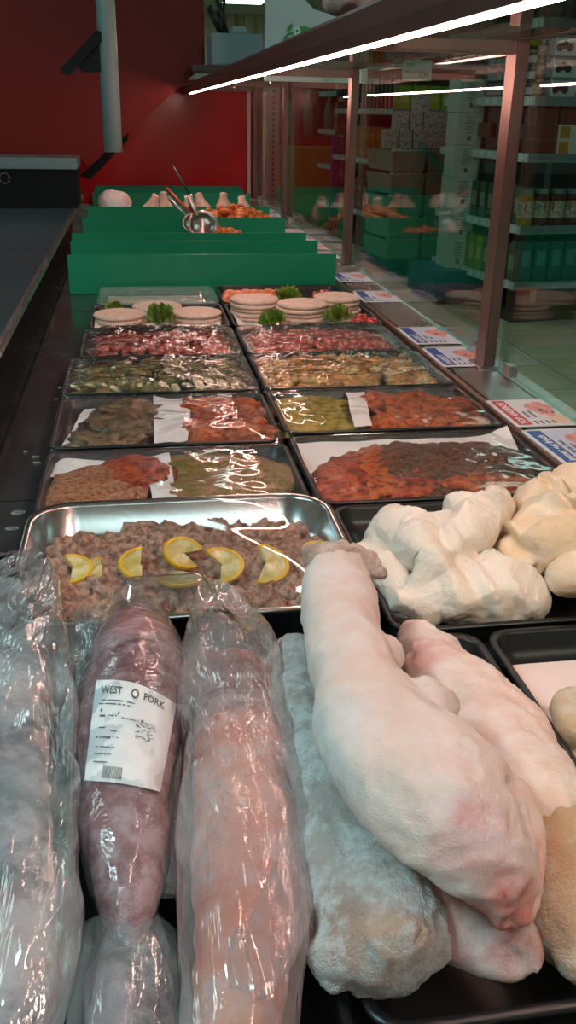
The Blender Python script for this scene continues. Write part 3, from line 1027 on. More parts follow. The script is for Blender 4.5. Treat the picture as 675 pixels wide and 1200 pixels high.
# ================================================================== STEEL PAN WITH MEAT AND LEMON
steel_pan = mat('pan_steel', (0.62, 0.62, 0.62), 0.22, metal=1.0, vary=0.06, vscale=10)
PX0, PX1, PYA, PYB, PH = -0.170, 0.262, 0.895, 1.243, 0.058
pan = empty('steel_pan', ((PX0 + PX1) / 2, (PYA + PYB) / 2, 0.001), 0, 'large shallow stainless steel pan of pale meat and lemon under a clear lid', 'pan')
MB().rr(PX0 - pan.location.x, PYA - pan.location.y, PX1 - pan.location.x, PYB - pan.location.y,
        [(.035, 0, .045), (.018, .012, .055), (.010, PH - .008, .06), (.002, PH - .006, .065), (0, PH - .002, .066), (.003, PH, .064), (.010, PH - .001, .06), (.0125, PH - .005, .058), (.020, .014, .052), (.037, .003, .042)], n=10).build('pan_body', steel_pan, pan, smooth=True)
lidm = clear_film('clear_lid', haze=0.03, hvary=0.03, fres=1.6, rough=0.04, wr=0.1, wscale=5, stretch=(1, 1, 1))
# low clear cover, slightly sagging
v = []
nx, ny = 40, 30
for j in range(ny + 1):
    for i in range(nx + 1):
        u, t_ = i / nx * 2 - 1, j / ny * 2 - 1
        k = 1 - .10 * (u * u * t_ * t_)
        x = u * (PX1 - PX0 - .012) / 2 * k
        y = t_ * (PYB - PYA - .012) / 2 * k
        e = (1 - u ** 6) * (1 - t_ ** 6)
        v.append((x, y, PH + .0015 + .006 * e + .0015 * math.sin(x * 30 + 2 * y * 20) * e))
lid = MB().add(v, [(j * (nx + 1) + i, j * (nx + 1) + i + 1, (j + 1) * (nx + 1) + i + 1, (j + 1) * (nx + 1) + i) for j in range(ny) for i in range(nx)]).build('clear_lid', lidm, pan, smooth=True)
tag(lid, 'clear plastic lid with moisture and a bright reflection')
stew = marin('pale_stewed_meat', [(.35, (.18, .08, .05)), (.5, (.40, .21, .14)), (.62, (.58, .36, .25)), (.75, (.30, .15, .10))], 40, .4, .8, .35)


def pan_shape(u, t):
    return .55 + .45 * math.sin(u * 7 + 1) * math.sin(t * 5 + .5)


pieces_pile('pale_meat_pieces', PX0 + .045, PYA + .045, PX1 - .045, PYB - .06, .016, .022, 330, .019, stew, 90, 'pale brown meat pieces heaped in the large steel pan', 'meat pieces', sub=3, amp=.35, shape=pan_shape)

lem_flesh = mat('lemon_flesh', (.72, .60, .22), .25, stops=[(.4, (.62, .48, .12)), (.6, (.82, .74, .40))], vscale=60, stretch=(1, 1, 1), coat=.4, sss=.2)
lem_rind = mat('lemon_rind', (.88, .52, .015), .35, vary=.1, vscale=50, bump=.3, bscale=300)


def lemon(px, py, z, r, a0, a1, rot, tiltx, twist, label):
    """a cut slice of lemon: rind band and flesh, opened and twisted"""
    p = P(px, py, z)
    o = empty('lemon_slice', p, 0, label, 'lemon', 'lemon slices on the meat')
    n = 30
    th = .0045
    def ring(rr_, zz, a):
        tw = twist * (a - (a0 + a1) / 2)
        q = Vector((rr_ * math.cos(a), rr_ * math.sin(a), zz))
        q = Matrix.Rotation(tw, 3, 'Y') @ q
        return q
    R_ = Matrix.Rotation(rot, 3, 'Z') @ Matrix.Rotation(tiltx, 3, 'X')
    for nm, prof, m in (('rind', [(r * .84, -.0004), (r, -.0004), (r * 1.03, th / 2), (r, th + .0006), (r * .84, th + .0006)], lem_rind), ('flesh', [(.0008, .0004), (r * .84, .0004), (r * .84, th - .0004), (.0008, th - .0004)], lem_flesh)):
        v, f = [], []
        k = len(prof)
        for i in range(n + 1):
            a = a0 + (a1 - a0) * i / n
            for rr_, zz in prof:
                v.append(tuple(R_ @ ring(rr_, zz, a)))
        for i in range(n):
            for j in range(k):
                a, b = i * k + j, i * k + (j + 1) % k
                f.append((a, b, b + k, a + k))
        f.append(tuple(range(k - 1, -1, -1)))
        f.append(tuple(n * k + j for j in range(k)))
        MB().add(v, f).build(nm, m, o, smooth=False)
    return o


ZL = .050
lemon(86, 668, ZL, .024, -1.9, 1.9, 0.2, .35, .12, 'lemon slice at the left end of the row on the meat')
lemon(120, 664, ZL, .026, 2.6, 5.6, -.9, .2, .2, 'open lemon slice second in the row from the left')
lemon(165, 664, ZL, .028, 1.2, 4.4, .3, .4, .15, 'curled lemon slice in the middle of the row, rind up')
lemon(214, 650, ZL + .002, .026, -.2, 5.0, .5, .5, .05, 'round pale lemon slice behind the others in the middle')
lemon(212, 672, ZL, .030, 3.3, 5.9, .1, .15, .1, 'long thin lemon wedge below the round slice')
lemon(260, 664, ZL, .028, -1.8, 2.3, .1, .45, .1, 'hooked lemon slice right of the middle with bright rind')
lemon(311, 662, ZL + .002, .030, -2.3, 1.5, .3, .5, .1, 'wide pale lemon slice beside the bright lid reflection')
lemon(372, 650, ZL, .022, 0, 3.4, .2, .3, .1, 'lemon slice at the right end against the pan wall')

# raised clear grip moulded in the lid at its near edge
dz = P(196, 700, PH + .006)
gx0, gy0 = dz.x - pan.location.x, dz.y - pan.location.y
grip = MB().rr(gx0 - .062, gy0 - .022, gx0 + .058, gy0 + .030, [(0, PH + .006, .02), (.006, PH + .012, .02), (.014, PH + .026, .018), (.018, PH + .0285, .016), (.022, PH + .028, .014)], n=8, cap0=False).build('lid_grip', clear_film('grip_plastic', tint=(.9, .93, .95), haze=.06, hvary=.04, fres=3.2, rough=.08, wr=.15, wscale=12), pan, smooth=True)
tag(grip, 'raised clear grip of the lid')

# ================================================================== FOREGROUND TRAYS
tray(0.272, 0.868, 0.70, 1.235, .034, 'large black tray holding white tripe and cream tripe')
tray(0.125, 0.385, 0.366, 0.858, .034, 'black tray under the pile of frozen feet')
tray(0.374, 0.42, 0.694, 0.858, .034, 'black tray lined with pink white paper at the right edge')
tray(-0.27, 0.33, 0.118, 0.884, .030, 'black tray under the bagged frozen meats')
paper('tray_paper', [(0.40, 0.50), (0.67, 0.49), (0.675, 0.825), (0.395, 0.82)], 'pinkish white paper lining the right tray', z0=.010, amp=.002, seed=21,
      m=mat('pink_white_paper', (0.86, 0.70, 0.66), .6, bump=.15, bscale=40))

skin = frost_skin('frozen_skin', None, amount=.5, fscale=45, rough=.6, bump=.6, sss=.10, frost=(.93, .91, .90), bscale=110)
cut = frost_skin('frozen_cut_flesh', None, amount=.6, fscale=80, rough=.65, bump=1.0, bscale=90, frost=(.9, .82, .76), bd=.004, lo=.2, hi=.33)
WHT = (.80, .62, .56)
PNK = (.72, .25, .22)
RED_ = (.62, .10, .08)
TAN = (.72, .46, .27)

# --- big white foot on top of the pile
st = [S(396, 668, .128, 36, .85), S(396, 700, .137, 44, .85), S(404, 750, .142, 46, .85), S(422, 805, .146, 55, .85), S(448, 862, .146, 80, .72),
      S(505, 922, .143, 97, .66), S(556, 980, .130, 84, .66), S(588, 1035, .110, 54, .68), S(604, 1082, .092, 22, .7)]
toe = [S(598, 930, .112, 28, .9), S(617, 985, .100, 22, .9), S(624, 1032, .092, 15, .9), S(616, 1082, .084, 9, .9)]
big = organic('calf_foot', [('loft', st), ('loft', toe), ('blob', P(508, 826, .160), (.020, .015, .018)), ('blob', P(498, 812, .157), (.015, .012, .014)),
                            ('blob', P(455, 765, .140), (.012, .022, .014)), ('blob', P(398, 662, .140), (.031, .017, .020)), ('blob', P(370, 652, .140), (.012, .008, .012)), ('blob', P(392, 648, .142), (.014, .008, .012)), ('blob', P(415, 652, .138), (.013, .009, .012)), ('blob', P(433, 664, .134), (.013, .012, .013)), ('blob', P(442, 672, .130), (.010, .006, .006))],
              voxel=.0025, smooth=4, disp=[(18, .0035, 'n', (1, 1, 1)), (45, .0016, 'ridge', (1, 1, 1)), (140, .0007, 'n', (1, 1, 1))],
              tint=((.84, .68, .60), [(P(600, 1085, .095), .045, (.80, .16, .10), .95), (P(560, 985, .15), .035, (.68, .30, .31), .7), (P(548, 960, .16), .014, RED_, .7),
                             (P(400, 655, .14), .035, (.66, .45, .34), .8), (P(395, 880, .14), .05, (.62, .66, .66), .6), (P(618, 1010, .105), .03, (.78, .36, .30), .8),
                             (P(405, 940, .12), .05, (.60, .60, .60), .5), (P(604, 1060, .11), .022, (.6, .12, .08), .9), (P(603, 985, .13), .012, (.5, .2, .2), .8)]), mats=skin,
              grooves=[([P(598, 925, .150), P(606, 975, .135), P(610, 1020, .118), P(607, 1060, .105), P(603, 1095, .090)], .012, .011)])
tag(big, 'big white skinned frozen calf foot lying on top of the pile', 'animal foot', None)

re_ = organic('raw_end', [('blob', P(396, 656, .143), (.033, .018, .020)), ('blob', P(366, 650, .143), (.012, .009, .014)), ('blob', P(385, 645, .146), (.016, .008, .010)), ('blob', P(410, 648, .142), (.018, .009, .010)),
                          ('blob', P(430, 660, .138), (.014, .012, .014)), ('blob', P(444, 671, .134), (.010, .006, .006))], voxel=.0022, smooth=1, disp=[(60, .004, 'ridge', (1, 1, 1)), (130, .002, 'n', (1, 1, 1))],
              tint=((.72, .50, .40), [(P(447, 672, .135), .012, (.35, .08, .05), .9), (P(390, 648, .15), .02, (.80, .60, .46), .7)]), mats=cut)
re_.parent = big
re_.matrix_parent_inverse = Matrix.Translation(-big.location)
tag(re_, 'ragged tan raw end')
# --- rimy log-shaped foot under bags' right side
st = [S(345, 765, .050, 28, 1), S(360, 850, .054, 46, 1), S(385, 940, .058, 58, .95), S(416, 1030, .060, 70, .9), S(446, 1085, .060, 76, .9), S(458, 1110, .060, 74, .9)]
bone_c = P(462, 1112, .085)
logf = organic('calf_foot', [('loft', st), ('blob', P(466, 1105, .078), (.026, .016, .024)), ('blob', P(400, 1120, .060), (.020, .02, .022)), ('blob', P(505, 1105, .055), (.012, .014, .02))], voxel=.0025, smooth=2,
               disp=[(22, .004, 'n', (1, 1, 1)), (75, .0022, 'n', (1, 1, 1)), (170, .0010, 'n', (1, 1, 1)), (30, .002, 'ridge', (1, 1, 1))],
               tint=((.66, .58, .54), [(P(466, 1108, .09), .034, (.80, .56, .42), .95), (P(395, 1090, .07), .035, (.55, .36, .28), .8), (P(410, 880, .08), .05, (.58, .42, .36), .6), (P(500, 1060, .06), .03, (.62, .45, .38), .6)]), mats=frost_skin('rimy_skin', None, frost=(.90, .92, .92), amount=.9, fscale=110, rough=.8, bump=1.0, bscale=90, sss=.02, lo=.18, hi=.33, bd=.004))
tag(logf, 'rimy blue white frozen foot with its cut bone end towards the viewer', 'animal foot')

# --- pink foot tips sticking out under the big foot
st = [S(440, 960, .050, 40, .8), S(500, 1040, .052, 48, .8), S(548, 1095, .050, 44, .8), S(590, 1128, .046, 26, .8), S(612, 1142, .044, 12, .8)]
t2 = [S(560, 1050, .068, 26, .8), S(604, 1090, .064, 26, .8), S(624, 1118, .056, 16, .8), S(628, 1138, .050, 8, .8)]
low = organic('calf_foot', [('loft', st), ('loft', t2)], voxel=.0035, smooth=3, disp=[(30, .0018, 'n', (1, 1, 1))],
              tint=((.62, .26, .20), [(P(610, 1140, .05), .06, (.45, .11, .09), .9), (P(530, 1130, .05), .04, (.62, .50, .50), .5)]), mats=skin)
tag(low, 'pinkish frozen foot tips sticking out from under the big white foot', 'animal foot')

# --- right foot
st = [S(487, 742, .064, 20, .8), S(505, 770, .068, 36, .85), S(535, 815, .072, 56, .85), S(575, 865, .076, 66, .85), S(612, 915, .078, 66, .85), S(640, 965, .076, 62, .85)]
right = organic('calf_foot', [('loft', st), ('blob', P(478, 770, .055), (.02, .022, .018))], voxel=.0035, smooth=3,
                disp=[(20, .0045, 'n', (1, 1, 1)), (40, .0025, 'ridge', (1, .5, 1)), (120, .001, 'n', (1, 1, 1))],
                tint=((.80, .58, .50), [(P(500, 770, .09), .05, (.76, .38, .33), .85), (P(525, 820, .1), .03, (.6, .42, .33), .6), (P(640, 960, .1), .07, (.80, .60, .45), .7)]), mats=skin)
tag(right, 'pale pink frozen foot leaning against the tray edge at the right', 'animal foot')
endm = organic('cut_end', [('loft', [S(645, 975, .070, 62, .85), S(662, 1040, .062, 62, .85), S(678, 1100, .052, 50, .85), S(685, 1130, .048, 34, .8)])], voxel=.0035, smooth=1,
               disp=[(40, .0035, 'n', (1, 1, 1)), (110, .002, 'ridge', (1, 1, 1))], tint=((.70, .46, .28), [(P(665, 1060, .08), .03, (.85, .68, .5), .8), (P(670, 1110, .07), .04, (.8, .55, .36), .8)]), mats=cut)
endm.parent = right
endm.matrix_parent_inverse = Matrix.Translation(-right.location)
tag(endm, 'ragged tan cut end')

# --- piece at the right tray
pc = organic('fat_piece', [('blob', P(685, 832, .038), (.035, .028, .022)), ('blob', P(672, 852, .035), (.02, .02, .018))], voxel=.003, smooth=1, disp=[(50, .003, 'n', (1, 1, 1)), (100, .0015, 'ridge', (1, 1, 1))],
             tint=((.80, .58, .38), []), mats=cut)
tag(pc, 'cream coloured ragged lump on the pink white paper at the frame edge', 'meat')

# --- tripe
tripe_m = frost_skin('white_tripe_skin', None, frost=(.92, .88, .82), amount=.5, fscale=30, rough=.5, bump=.7, bscale=70, sss=.12)
tr = organic('tripe', [('blob', P(555, 690, .045), (.082, .055, .040)), ('blob', P(500, 700, .040), (.05, .035, .034)), ('blob', P(600, 700, .036), (.040, .036, .030)),
                       ('loft', [S(440, 640, .045, 16, 1), S(462, 622, .062, 26, 1), S(495, 640, .080, 28, 1), S(520, 655, .075, 22, 1)]),
                       ('loft', [S(470, 700, .045, 22, 1), S(520, 655, .080, 20, 1), S(560, 610, .088, 26, 1), S(585, 590, .080, 22, 1)]),
                       ('loft', [S(435, 650, .03, 22, 1), S(455, 680, .04, 24, 1), S(480, 712, .035, 20, 1)]),
                       ('blob', P(560, 610, .065), (.045, .05, .045)), ('blob', P(460, 650, .03), (.045, .05, .035)), ('blob', P(520, 640, .04), (.06, .06, .045)),
                       ('loft', [S(540, 715, .03, 16, 1), S(590, 712, .03, 14, 1), S(628, 705, .03, 12, 1)])],
             voxel=.0028, smooth=3, disp=[(12, .012, 'ridge', (1, 1.4, 1)), (26, .0045, 'fold', (1, .6, 1)), (60, .002, 'n', (1, 1, 1)), (150, .001, 'n', (1, 1, 1))],
             tint=((.88, .74, .63), [(P(545, 680, .09), .05, (.86, .72, .55), .5)]), mats=tripe_m)
tag(tr, 'crumpled white frozen tripe folded over in the black tray', 'tripe')
tr2 = organic('tripe', [('blob', P(655, 640, .060), (.085, .085, .060)), ('loft', [S(615, 600, .05, 24, 1), S(640, 585, .085, 26, 1), S(680, 575, .09, 26, 1), S(720, 580, .09, 24, 1)]),
                        ('loft', [S(600, 640, .05, 18, 1), S(625, 610, .09, 20, 1), S(670, 600, .11, 20, 1)]),
                        ('loft', [S(615, 670, .04, 22, 1), S(640, 640, .09, 20, 1), S(690, 625, .11, 20, 1)]),
                        ('blob', P(672, 675, .06), (.032, .032, .034))],
              voxel=.0028, smooth=2, disp=[(10, .012, 'ridge', (1.6, 1, 1)), (34, .006, 'fold', (1.3, .5, .8)), (60, .002, 'n', (1, 1, 1))],
              tint=((.84, .62, .40), [(P(640, 600, .1), .05, (.9, .74, .54), .5)]), mats=tripe_m)
tag(tr2, 'pleated cream yellow tripe heaped beside the white one', 'tripe')

# ================================================================== BAGGED MEATS
bag_m = clear_film('plastic_bag', tint=(.93, .97, .98), haze=.22, hvary=.18, fres=2.6, rough=.11, wr=.8, wscale=11, stretch=(2.4, .5, 1), hazecol=(.62, .78, .82), bdist=.016)
bag2_m = clear_film('pinkish_bag', tint=(.98, .97, .97), haze=.25, hvary=.16, fres=2.3, rough=.11, wr=.8, wscale=10, stretch=(2.4, .5, 1), hazecol=(.86, .76, .76), bdist=.016)


def bag(name, stations, m, parent, seed=0, amp=.004, sc=16, stv=(1.6, .6, 1), sub=10, n=72, label=None):
    v, f = loft_geo(stations, n, sub=sub, dome=False)
    off = Vector((seed * 5.1, seed * 2.3, seed))
    out = []
    nr = len(v) // n
    for i, p in enumerate(v):
        c = Vector((0, 0, 0))
        r_ = i // n
        q = Vector((p[0] * stv[0], p[1] * stv[1], p[2] * stv[2])) * sc + off
        d = (ridged(q) - .4) * amp + (ridged(q * 2.6) - .5) * amp * .45
        cc = Vector(np.mean(np.array(v[r_ * n:(r_ + 1) * n]), axis=0)) if i % n == 0 else cc
        dirv = (Vector(p) - cc)
        L_ = dirv.length or 1
        out.append(tuple(Vector(p) + dirv / L_ * d))
    f = f[:-2]
    mb = MB().add(out, f)
    o = link_mesh(name, mb.mesh('bag'), m, parent, True)
    o.matrix_parent_inverse = Matrix.Translation(-Vector(parent.location))
    return tag(o, label)


def under(parent, o):
    o.parent = parent
    o.matrix_parent_inverse = Matrix.Translation(-Vector(parent.location))


frozen_dark = frost_skin('frozen_dark_meat', None, frost=(.60, .50, .53), amount=.6, fscale=60, rough=.35, bump=.9, sss=.05, lo=.20, hi=.34)
# middle: labelled tongue
c0 = P(150, 900, 0.001)
tg = empty('bagged_tongue', (c0.x, c0.y, 0.004), 0, 'purple brown frozen tongue in tight clear wrap with a white label', 'frozen meat')
st = [S(158, 728, .050, 34, .8), S(160, 770, .056, 54, .8), S(154, 830, .062, 60, .8), S(146, 900, .064, 56, .8), S(146, 970, .060, 52, .8), S(150, 1030, .054, 43, .8), S(152, 1075, .046, 30, .8), S(153, 1112, .038, 14, .8)]
tongue = organic('tongue_meat', [('loft', st)], voxel=.0035, smooth=2, disp=[(16, .004, 'ridge', (1, 1, 1)), (50, .0015, 'n', (1, 1, 1))],
                 tint=((.19, .055, .065), [(P(160, 740, .08), .045, (.62, .25, .24), .8), (P(150, 960, .09), .05, (.32, .13, .13), .5), (P(130, 900, .08), .04, (.16, .09, .09), .7)]), mats=frozen_dark)
under(tg, tongue)
bst = [(c, r * 1.035 + .001, fl * 1.02) for c, r, fl in st]
tight = clear_film('vacuum_wrap', tint=(.97, .98, 1), haze=.07, hvary=.09, fres=2.0, rough=.12, wr=.7, wscale=26, stretch=(1, 1, 1), hazecol=(.7, .72, .75), bdist=.008)
bag('vacuum_bag', bst, tight, tg, 3, .0022, 22, label='tight clear wrap with creases')
# wing of slack wrap left and right of it
bag('bag_flap', [S(110, 715, .050, 22, .3), S(100, 760, .052, 34, .35), S(98, 830, .05, 26, .3), S(98, 900, .045, 16, .3)], bag_m, tg, 9, .004, 20, label='slack wrinkled flap of bag')
bag('bag_flap', [S(206, 850, .05, 10, .3), S(215, 900, .052, 17, .35), S(205, 980, .05, 16, .3), S(196, 1050, .045, 12, .3)], bag_m, tg, 12, .003, 20, label='slack wrinkled flap of bag')

# printed label laid over the tongue
bpy.context.view_layer.update()
dgx = bpy.context.evaluated_depsgraph_get()
_me = tongue.data
_off = Vector(tongue.location)
_ml = tongue.matrix_world
tree = BVHTree.FromPolygons([_ml @ v_.co for v_ in _me.vertices], [tuple(p.vertices) for p in _me.polygons])
LBL = [Vector((99, 914)), Vector((188, 927)), Vector((207, 828)), Vector((113, 800))]      # near-left, near-right, far-right, far-left
camv = Vector((0, 0, HC))


def on_label(u, t, lift=.0028):
    a = LBL[0].lerp(LBL[1], u)
    b = LBL[3].lerp(LBL[2], u)
    q = a.lerp(b, t)
    q.y -= 10 * math.sin(PI * u) * (0.3 + .7 * t) - 4 * (1 - t)
    d = ray(q.x, q.y)
    h = tree.ray_cast(camv, d)
    if h[0] is None:
        p = P(q.x, q.y, .058)
        return p + Vector((0, 0, lift))
    return h[0] + h[1] * 0 + Vector((0, 0, lift)) - d * .001


label_m = mat('label_paper', (.72, .78, .79), .45, vary=.08, vscale=30, bump=.15, bscale=30)
gx, gy = 28, 28
v = [tuple(on_label(i / gx, j / gy)) for j in range(gy + 1) for i in range(gx + 1)]
f = [(j * (gx + 1) + i, j * (gx + 1) + i + 1, (j + 1) * (gx + 1) + i + 1, (j + 1) * (gx + 1) + i) for j in range(gy) for i in range(gx)]
lab = link_mesh('label', MB().add(v, f).mesh('label'), label_m, None, True)
under(tg, lab)
tag(lab, 'white printed label, partly worn')
ink = mat('label_ink', (.09, .12, .13), .6)
rnd = random.Random(2)
mb = MB()


def put_text(body, u, t, size, bold=0.0, slant=0):
    tv, tf = text_mesh(body, size, bold)
    mb.add([tuple(on_label(min(1, u + x), min(1, t + y), .0034)) for x, y, z in tv], tf)


put_text('WEST', .08, .865, .10, .002)
put_text('PORK', .61, .865, .10, .002)
for a_ in range(2):
    rr0 = (.045, .030)[a_]
tv = []
for k in range(16):
    a_ = 2 * PI * k / 16
    tv += [(.505 + .05 * math.cos(a_), .895 + .048 * math.sin(a_)), (.505 + .032 * math.cos(a_), .895 + .03 * math.sin(a_))]
mb.add([tuple(on_label(x, y, .0034)) for x, y in tv], [(2 * k, (2 * k + 2) % 32, (2 * k + 3) % 32, 2 * k + 1) for k in range(16)])
for (u, t_, w_, h_) in [(.07, .79, .45, .012), (.07, .755, .40, .012), (.10, .68, .07, .03), (.10, .63, .07, .022), (.22, .64, .10, .012), (.3, .66, .05, .03), (.34, .63, .3, .010),
                        (.09, .52, .10, .012), (.26, .49, .12, .010), (.09, .42, .18, .02), (.3, .43, .1, .01), (.09, .33, .26, .010), (.09, .26, .22, .010), (.09, .18, .2, .012)]:
    n_ = max(2, int(w_ / .02))
    for i in range(n_):
        if rnd.random() < .82:
            x = u + w_ * i / n_
            mb.add([tuple(on_label(a, b, .0034)) for a, b in ((x, t_), (x + w_ / n_ * .8, t_), (x + w_ / n_ * .8, t_ + h_), (x, t_ + h_))], [(0, 1, 2, 3)])
for i in range(16):       # barcode
    x = .23 + i * .016
    mb.add([tuple(on_label(a, b, .0034)) for a, b in ((x, .03), (x + rnd.choice((.004, .008)), .03), (x + .006, .15), (x, .15))], [(0, 1, 2, 3)])
for i in range(60):      # smudged stamp block
    x, y = .56 + rnd.random() * .24, .46 + rnd.random() * .2
    mb.add([tuple(on_label(a, b, .0034)) for a, b in ((x, y), (x + .03, y), (x + .03, y + .006), (x, y + .006))], [(0, 1, 2, 3)])
li = link_mesh('label_print', mb.mesh('ink'), ink, None)
under(lab, li)
tag(li, 'dark worn print and barcode')

# right bag: pink meat in a loose bag
c0 = P(285, 950, 0.001)
rb = empty('bagged_meat', (c0.x, c0.y, 0.004), 0, 'pink frozen meat in a loose milky bag beside the labelled tongue', 'frozen meat')
st = [S(272, 790, .052, 40, .8), S(280, 850, .056, 52, .8), S(288, 930, .058, 62, .8), S(290, 1010, .058, 66, .8), S(285, 1100, .052, 60, .8), S(278, 1190, .044, 52, .75), S(275, 1240, .04, 45, .7)]
m1 = organic('pink_meat', [('loft', st)], voxel=.004, smooth=2, disp=[(20, .003, 'n', (1, 1, 1)), (40, .0015, 'ridge', (1, 1, 1))],
             tint=((.66, .22, .15), [(P(270, 790, .09), .085, (.16, .07, .08), .95), (P(345, 1040, .06), .04, (.40, .2, .22), .7), (P(300, 900, .1), .05, (.80, .42, .32), .7), (P(250, 1180, .08), .05, (.82, .38, .2), .7)]), mats=frozen_dark)
under(rb, m1)
bag('plastic_bag', [S(249, 680, .060, 12, .06), S(262, 715, .066, 36, .22), S(270, 760, .070, 54, .6), S(272, 820, .070, 62, .7), S(284, 900, .068, 74, .7), S(290, 980, .066, 80, .7), S(290, 1060, .064, 78, .7), S(284, 1130, .060, 72, .7), S(278, 1200, .05, 66, .7), S(275, 1260, .045, 60, .7)],
    bag2_m, rb, 5, .0055, 13, label='loose clear milky bag')
# second layer flap over the lower right
bag('bag_flap', [S(340, 905, .072, 26, .25), S(325, 980, .075, 42, .3), S(318, 1060, .074, 46, .3), S(300, 1130, .07, 36, .3), S(285, 1165, .066, 16, .3)], bag2_m, rb, 15, .004, 14, label='folded flap of bag')

# left bag
c0 = P(30, 950, 0.001)
lb = empty('bagged_meat', (c0.x, c0.y, 0.004), 0, 'tall clear bag of frozen meat at the left frame edge', 'frozen meat')
st = [S(28, 770, .045, 30, .8), S(22, 830, .050, 40, .8), S(10, 900, .050, 44, .8), S(10, 1000, .050, 50, .8), S(10, 1100, .048, 58, .8), S(5, 1200, .040, 58, .8)]
m2 = organic('frozen_meat_piece', [('loft', st)], voxel=.004, smooth=2, disp=[(18, .004, 'ridge', (1, 1, 1)), (40, .002, 'n', (1, 1, 1))],
             tint=((.16, .15, .17), [(P(45, 780, .1), .05, (.50, .20, .20), .8), (P(20, 1080, .09), .05, (.55, .24, .18), .8), (P(0, 900, .1), .05, (.06, .07, .08), .7)]), mats=frozen_dark)
under(lb, m2)
bag('plastic_bag', [S(6, 648, .070, 38, .05), S(12, 678, .074, 50, .2), S(16, 740, .078, 60, .5), S(20, 820, .080, 66, .7), S(22, 900, .080, 68, .7), S(25, 980, .080, 70, .7), S(22, 1060, .076, 76, .7), S(12, 1140, .070, 72, .7), S(2, 1210, .06, 66, .7), S(-5, 1280, .05, 60, .7)],
    bag_m, lb, 7, .0055, 13, label='loose clear bag')
# bag with dark meat below the tongue
c0 = P(150, 1160, 0.001)
db = empty('bagged_meat', (c0.x, c0.y, 0.004), 0, 'clear glossy bag of dark meat below the tip of the tongue', 'frozen meat')
st = [S(150, 1100, .028, 30, .6), S(150, 1150, .030, 50, .6), S(150, 1210, .028, 52, .6), S(150, 1270, .024, 50, .6)]
m3 = organic('dark_meat', [('loft', st)], voxel=.004, smooth=2, disp=[(20, .003, 'ridge', (1, 1, 1))], tint=((.10, .08, .09), [(P(110, 1190, .04), .04, (.45, .32, .38), .7)]), mats=frozen_dark)
under(db, m3)
bag('plastic_bag', [S(140, 1085, .036, 46, .5), S(148, 1130, .040, 66, .5), S(150, 1190, .040, 72, .5), S(150, 1270, .034, 70, .5)], bag_m, db, 11, .005, 14, label='glossy creased bag')
# teal-tinged bag end behind the tongue
# ================================================================== PRICE CARDS ON THE SILL
card_w = mat('card_white', (.80, .74, .76), .4)
card_l = mat('card_lilac', (.62, .62, .76), .4)
card_o = mat('card_peach', (.85, .55, .38), .4)
blue = mat('card_blue', (.02, .07, .32), .4)
redp = mat('card_red', (.62, .02, .03), .4)
cyan = mat('card_cyan', (.05, .30, .62), .4)
pinkm = mat('card_meat_pink', (.75, .30, .25), .4, vary=.3, vscale=60)
txtk = mat('card_text_black', (.03, .03, .03), .5)
txtw = mat('card_text_white', (.9, .88, .88), .5)


def card(yn, yf, band, body, lines, label, x0=.694, w=.128, z=.0425, rot=0.0, peach=False):
    """lies on the sill; its top edge points to the counter, its text runs away from the viewer"""
    L_ = yf - yn
    o = empty('price_card', (x0 + w / 2, (yn + yf) / 2, z), rot, label, 'price card', 'price cards on the sill')
    a, b = -w / 2, -L_ / 2
    MB().rr(a, b, -a, -b, [(0, 0, .006), (0, .0018, .006)]).build('card_sheet', card_w, o)
    z1 = .0021
    MB().box(a + .008, b + .008, .0018, a + .036, -b - .008, z1).build('banner', redp if band == 'red' else blue, o)
    MB().box(a + .040, b + .008, .0018, -a - .008, -b - .008, .0020).build('print_field', card_l if band == 'blue' else card_w, o)
    mb = MB()
    tv, tf = text_mesh(body, .020, .0006)
    mx = max(p[0] for p in tv) or 1
    k = min(1.0, (L_ - .03) / mx)
    Mx = Matrix(((0, -1, 0, a + .030), (1, 0, 0, b + .014), (0, 0, 1, z1 + .0002), (0, 0, 0, 1)))
    mb.add([(p[0] * k, p[1], 0) for p in tv], tf, 0, Mx)
    mb.build('banner_text', txtw, o)
    mb = MB()
    for i, tx in enumerate(lines):
        if not tx:
            continue
        tv, tf = text_mesh(tx, .0125, .0004)
        mx = max(p[0] for p in tv) or 1
        k = min(1.0, (L_ - .05) / mx)
        Mx = Matrix(((0, -1, 0, a + .050 + i * .013), (1, 0, 0, b + .05), (0, 0, 1, .0022), (0, 0, 0, 1)))
        mb.add([(p[0] * k, p[1], 0) for p in tv], tf, 0, Mx)
    for i in range(4):
        mb.box(a + .046 + i * .012, b + .012, .0020, a + .050 + i * .012, b + .030, .0022)
    mb.build('small_print', txtk, o)
    if band == 'blue':
        MB().prism([(-a - .030, -b - .09), (-a - .008, -b - .09), (-a - .008, -b - .008), (-a - .014, -b - .008)], .0019, .0023).build('corner_print', cyan, o)
    else:
        MB().box(-a - .045, b + .010, .0019, -a - .009, b + .07, .0022).build('corner_print', card_o, o)
    n_ = 18
    poly_ = [((-a - .036) + .026 * math.cos(t_) * (1 + .2 * math.sin(3 * t_)), .018 + .045 * math.sin(t_) * (1 + .15 * math.cos(5 * t_))) for t_ in [2 * PI * i / n_ for i in range(n_)]]
    MB().prism(poly_, .0020, .0024).build('meat_picture', pinkm, o)
    mb = MB()
    for i in range(2):
        tv, tf = text_mesh('2,99' if i == 0 else 'kg', .016 if i == 0 else .009, .0006)
        Mx = Matrix(((0, -1, 0, -a - .034 + i * .014), (1, 0, 0, -.012), (0, 0, 1, .0026), (0, 0, 0, 1)))
        mb.add([(p[0], p[1], 0) for p in tv], tf, 0, Mx)
    mb.build('price_print', txtk, o)
    return o


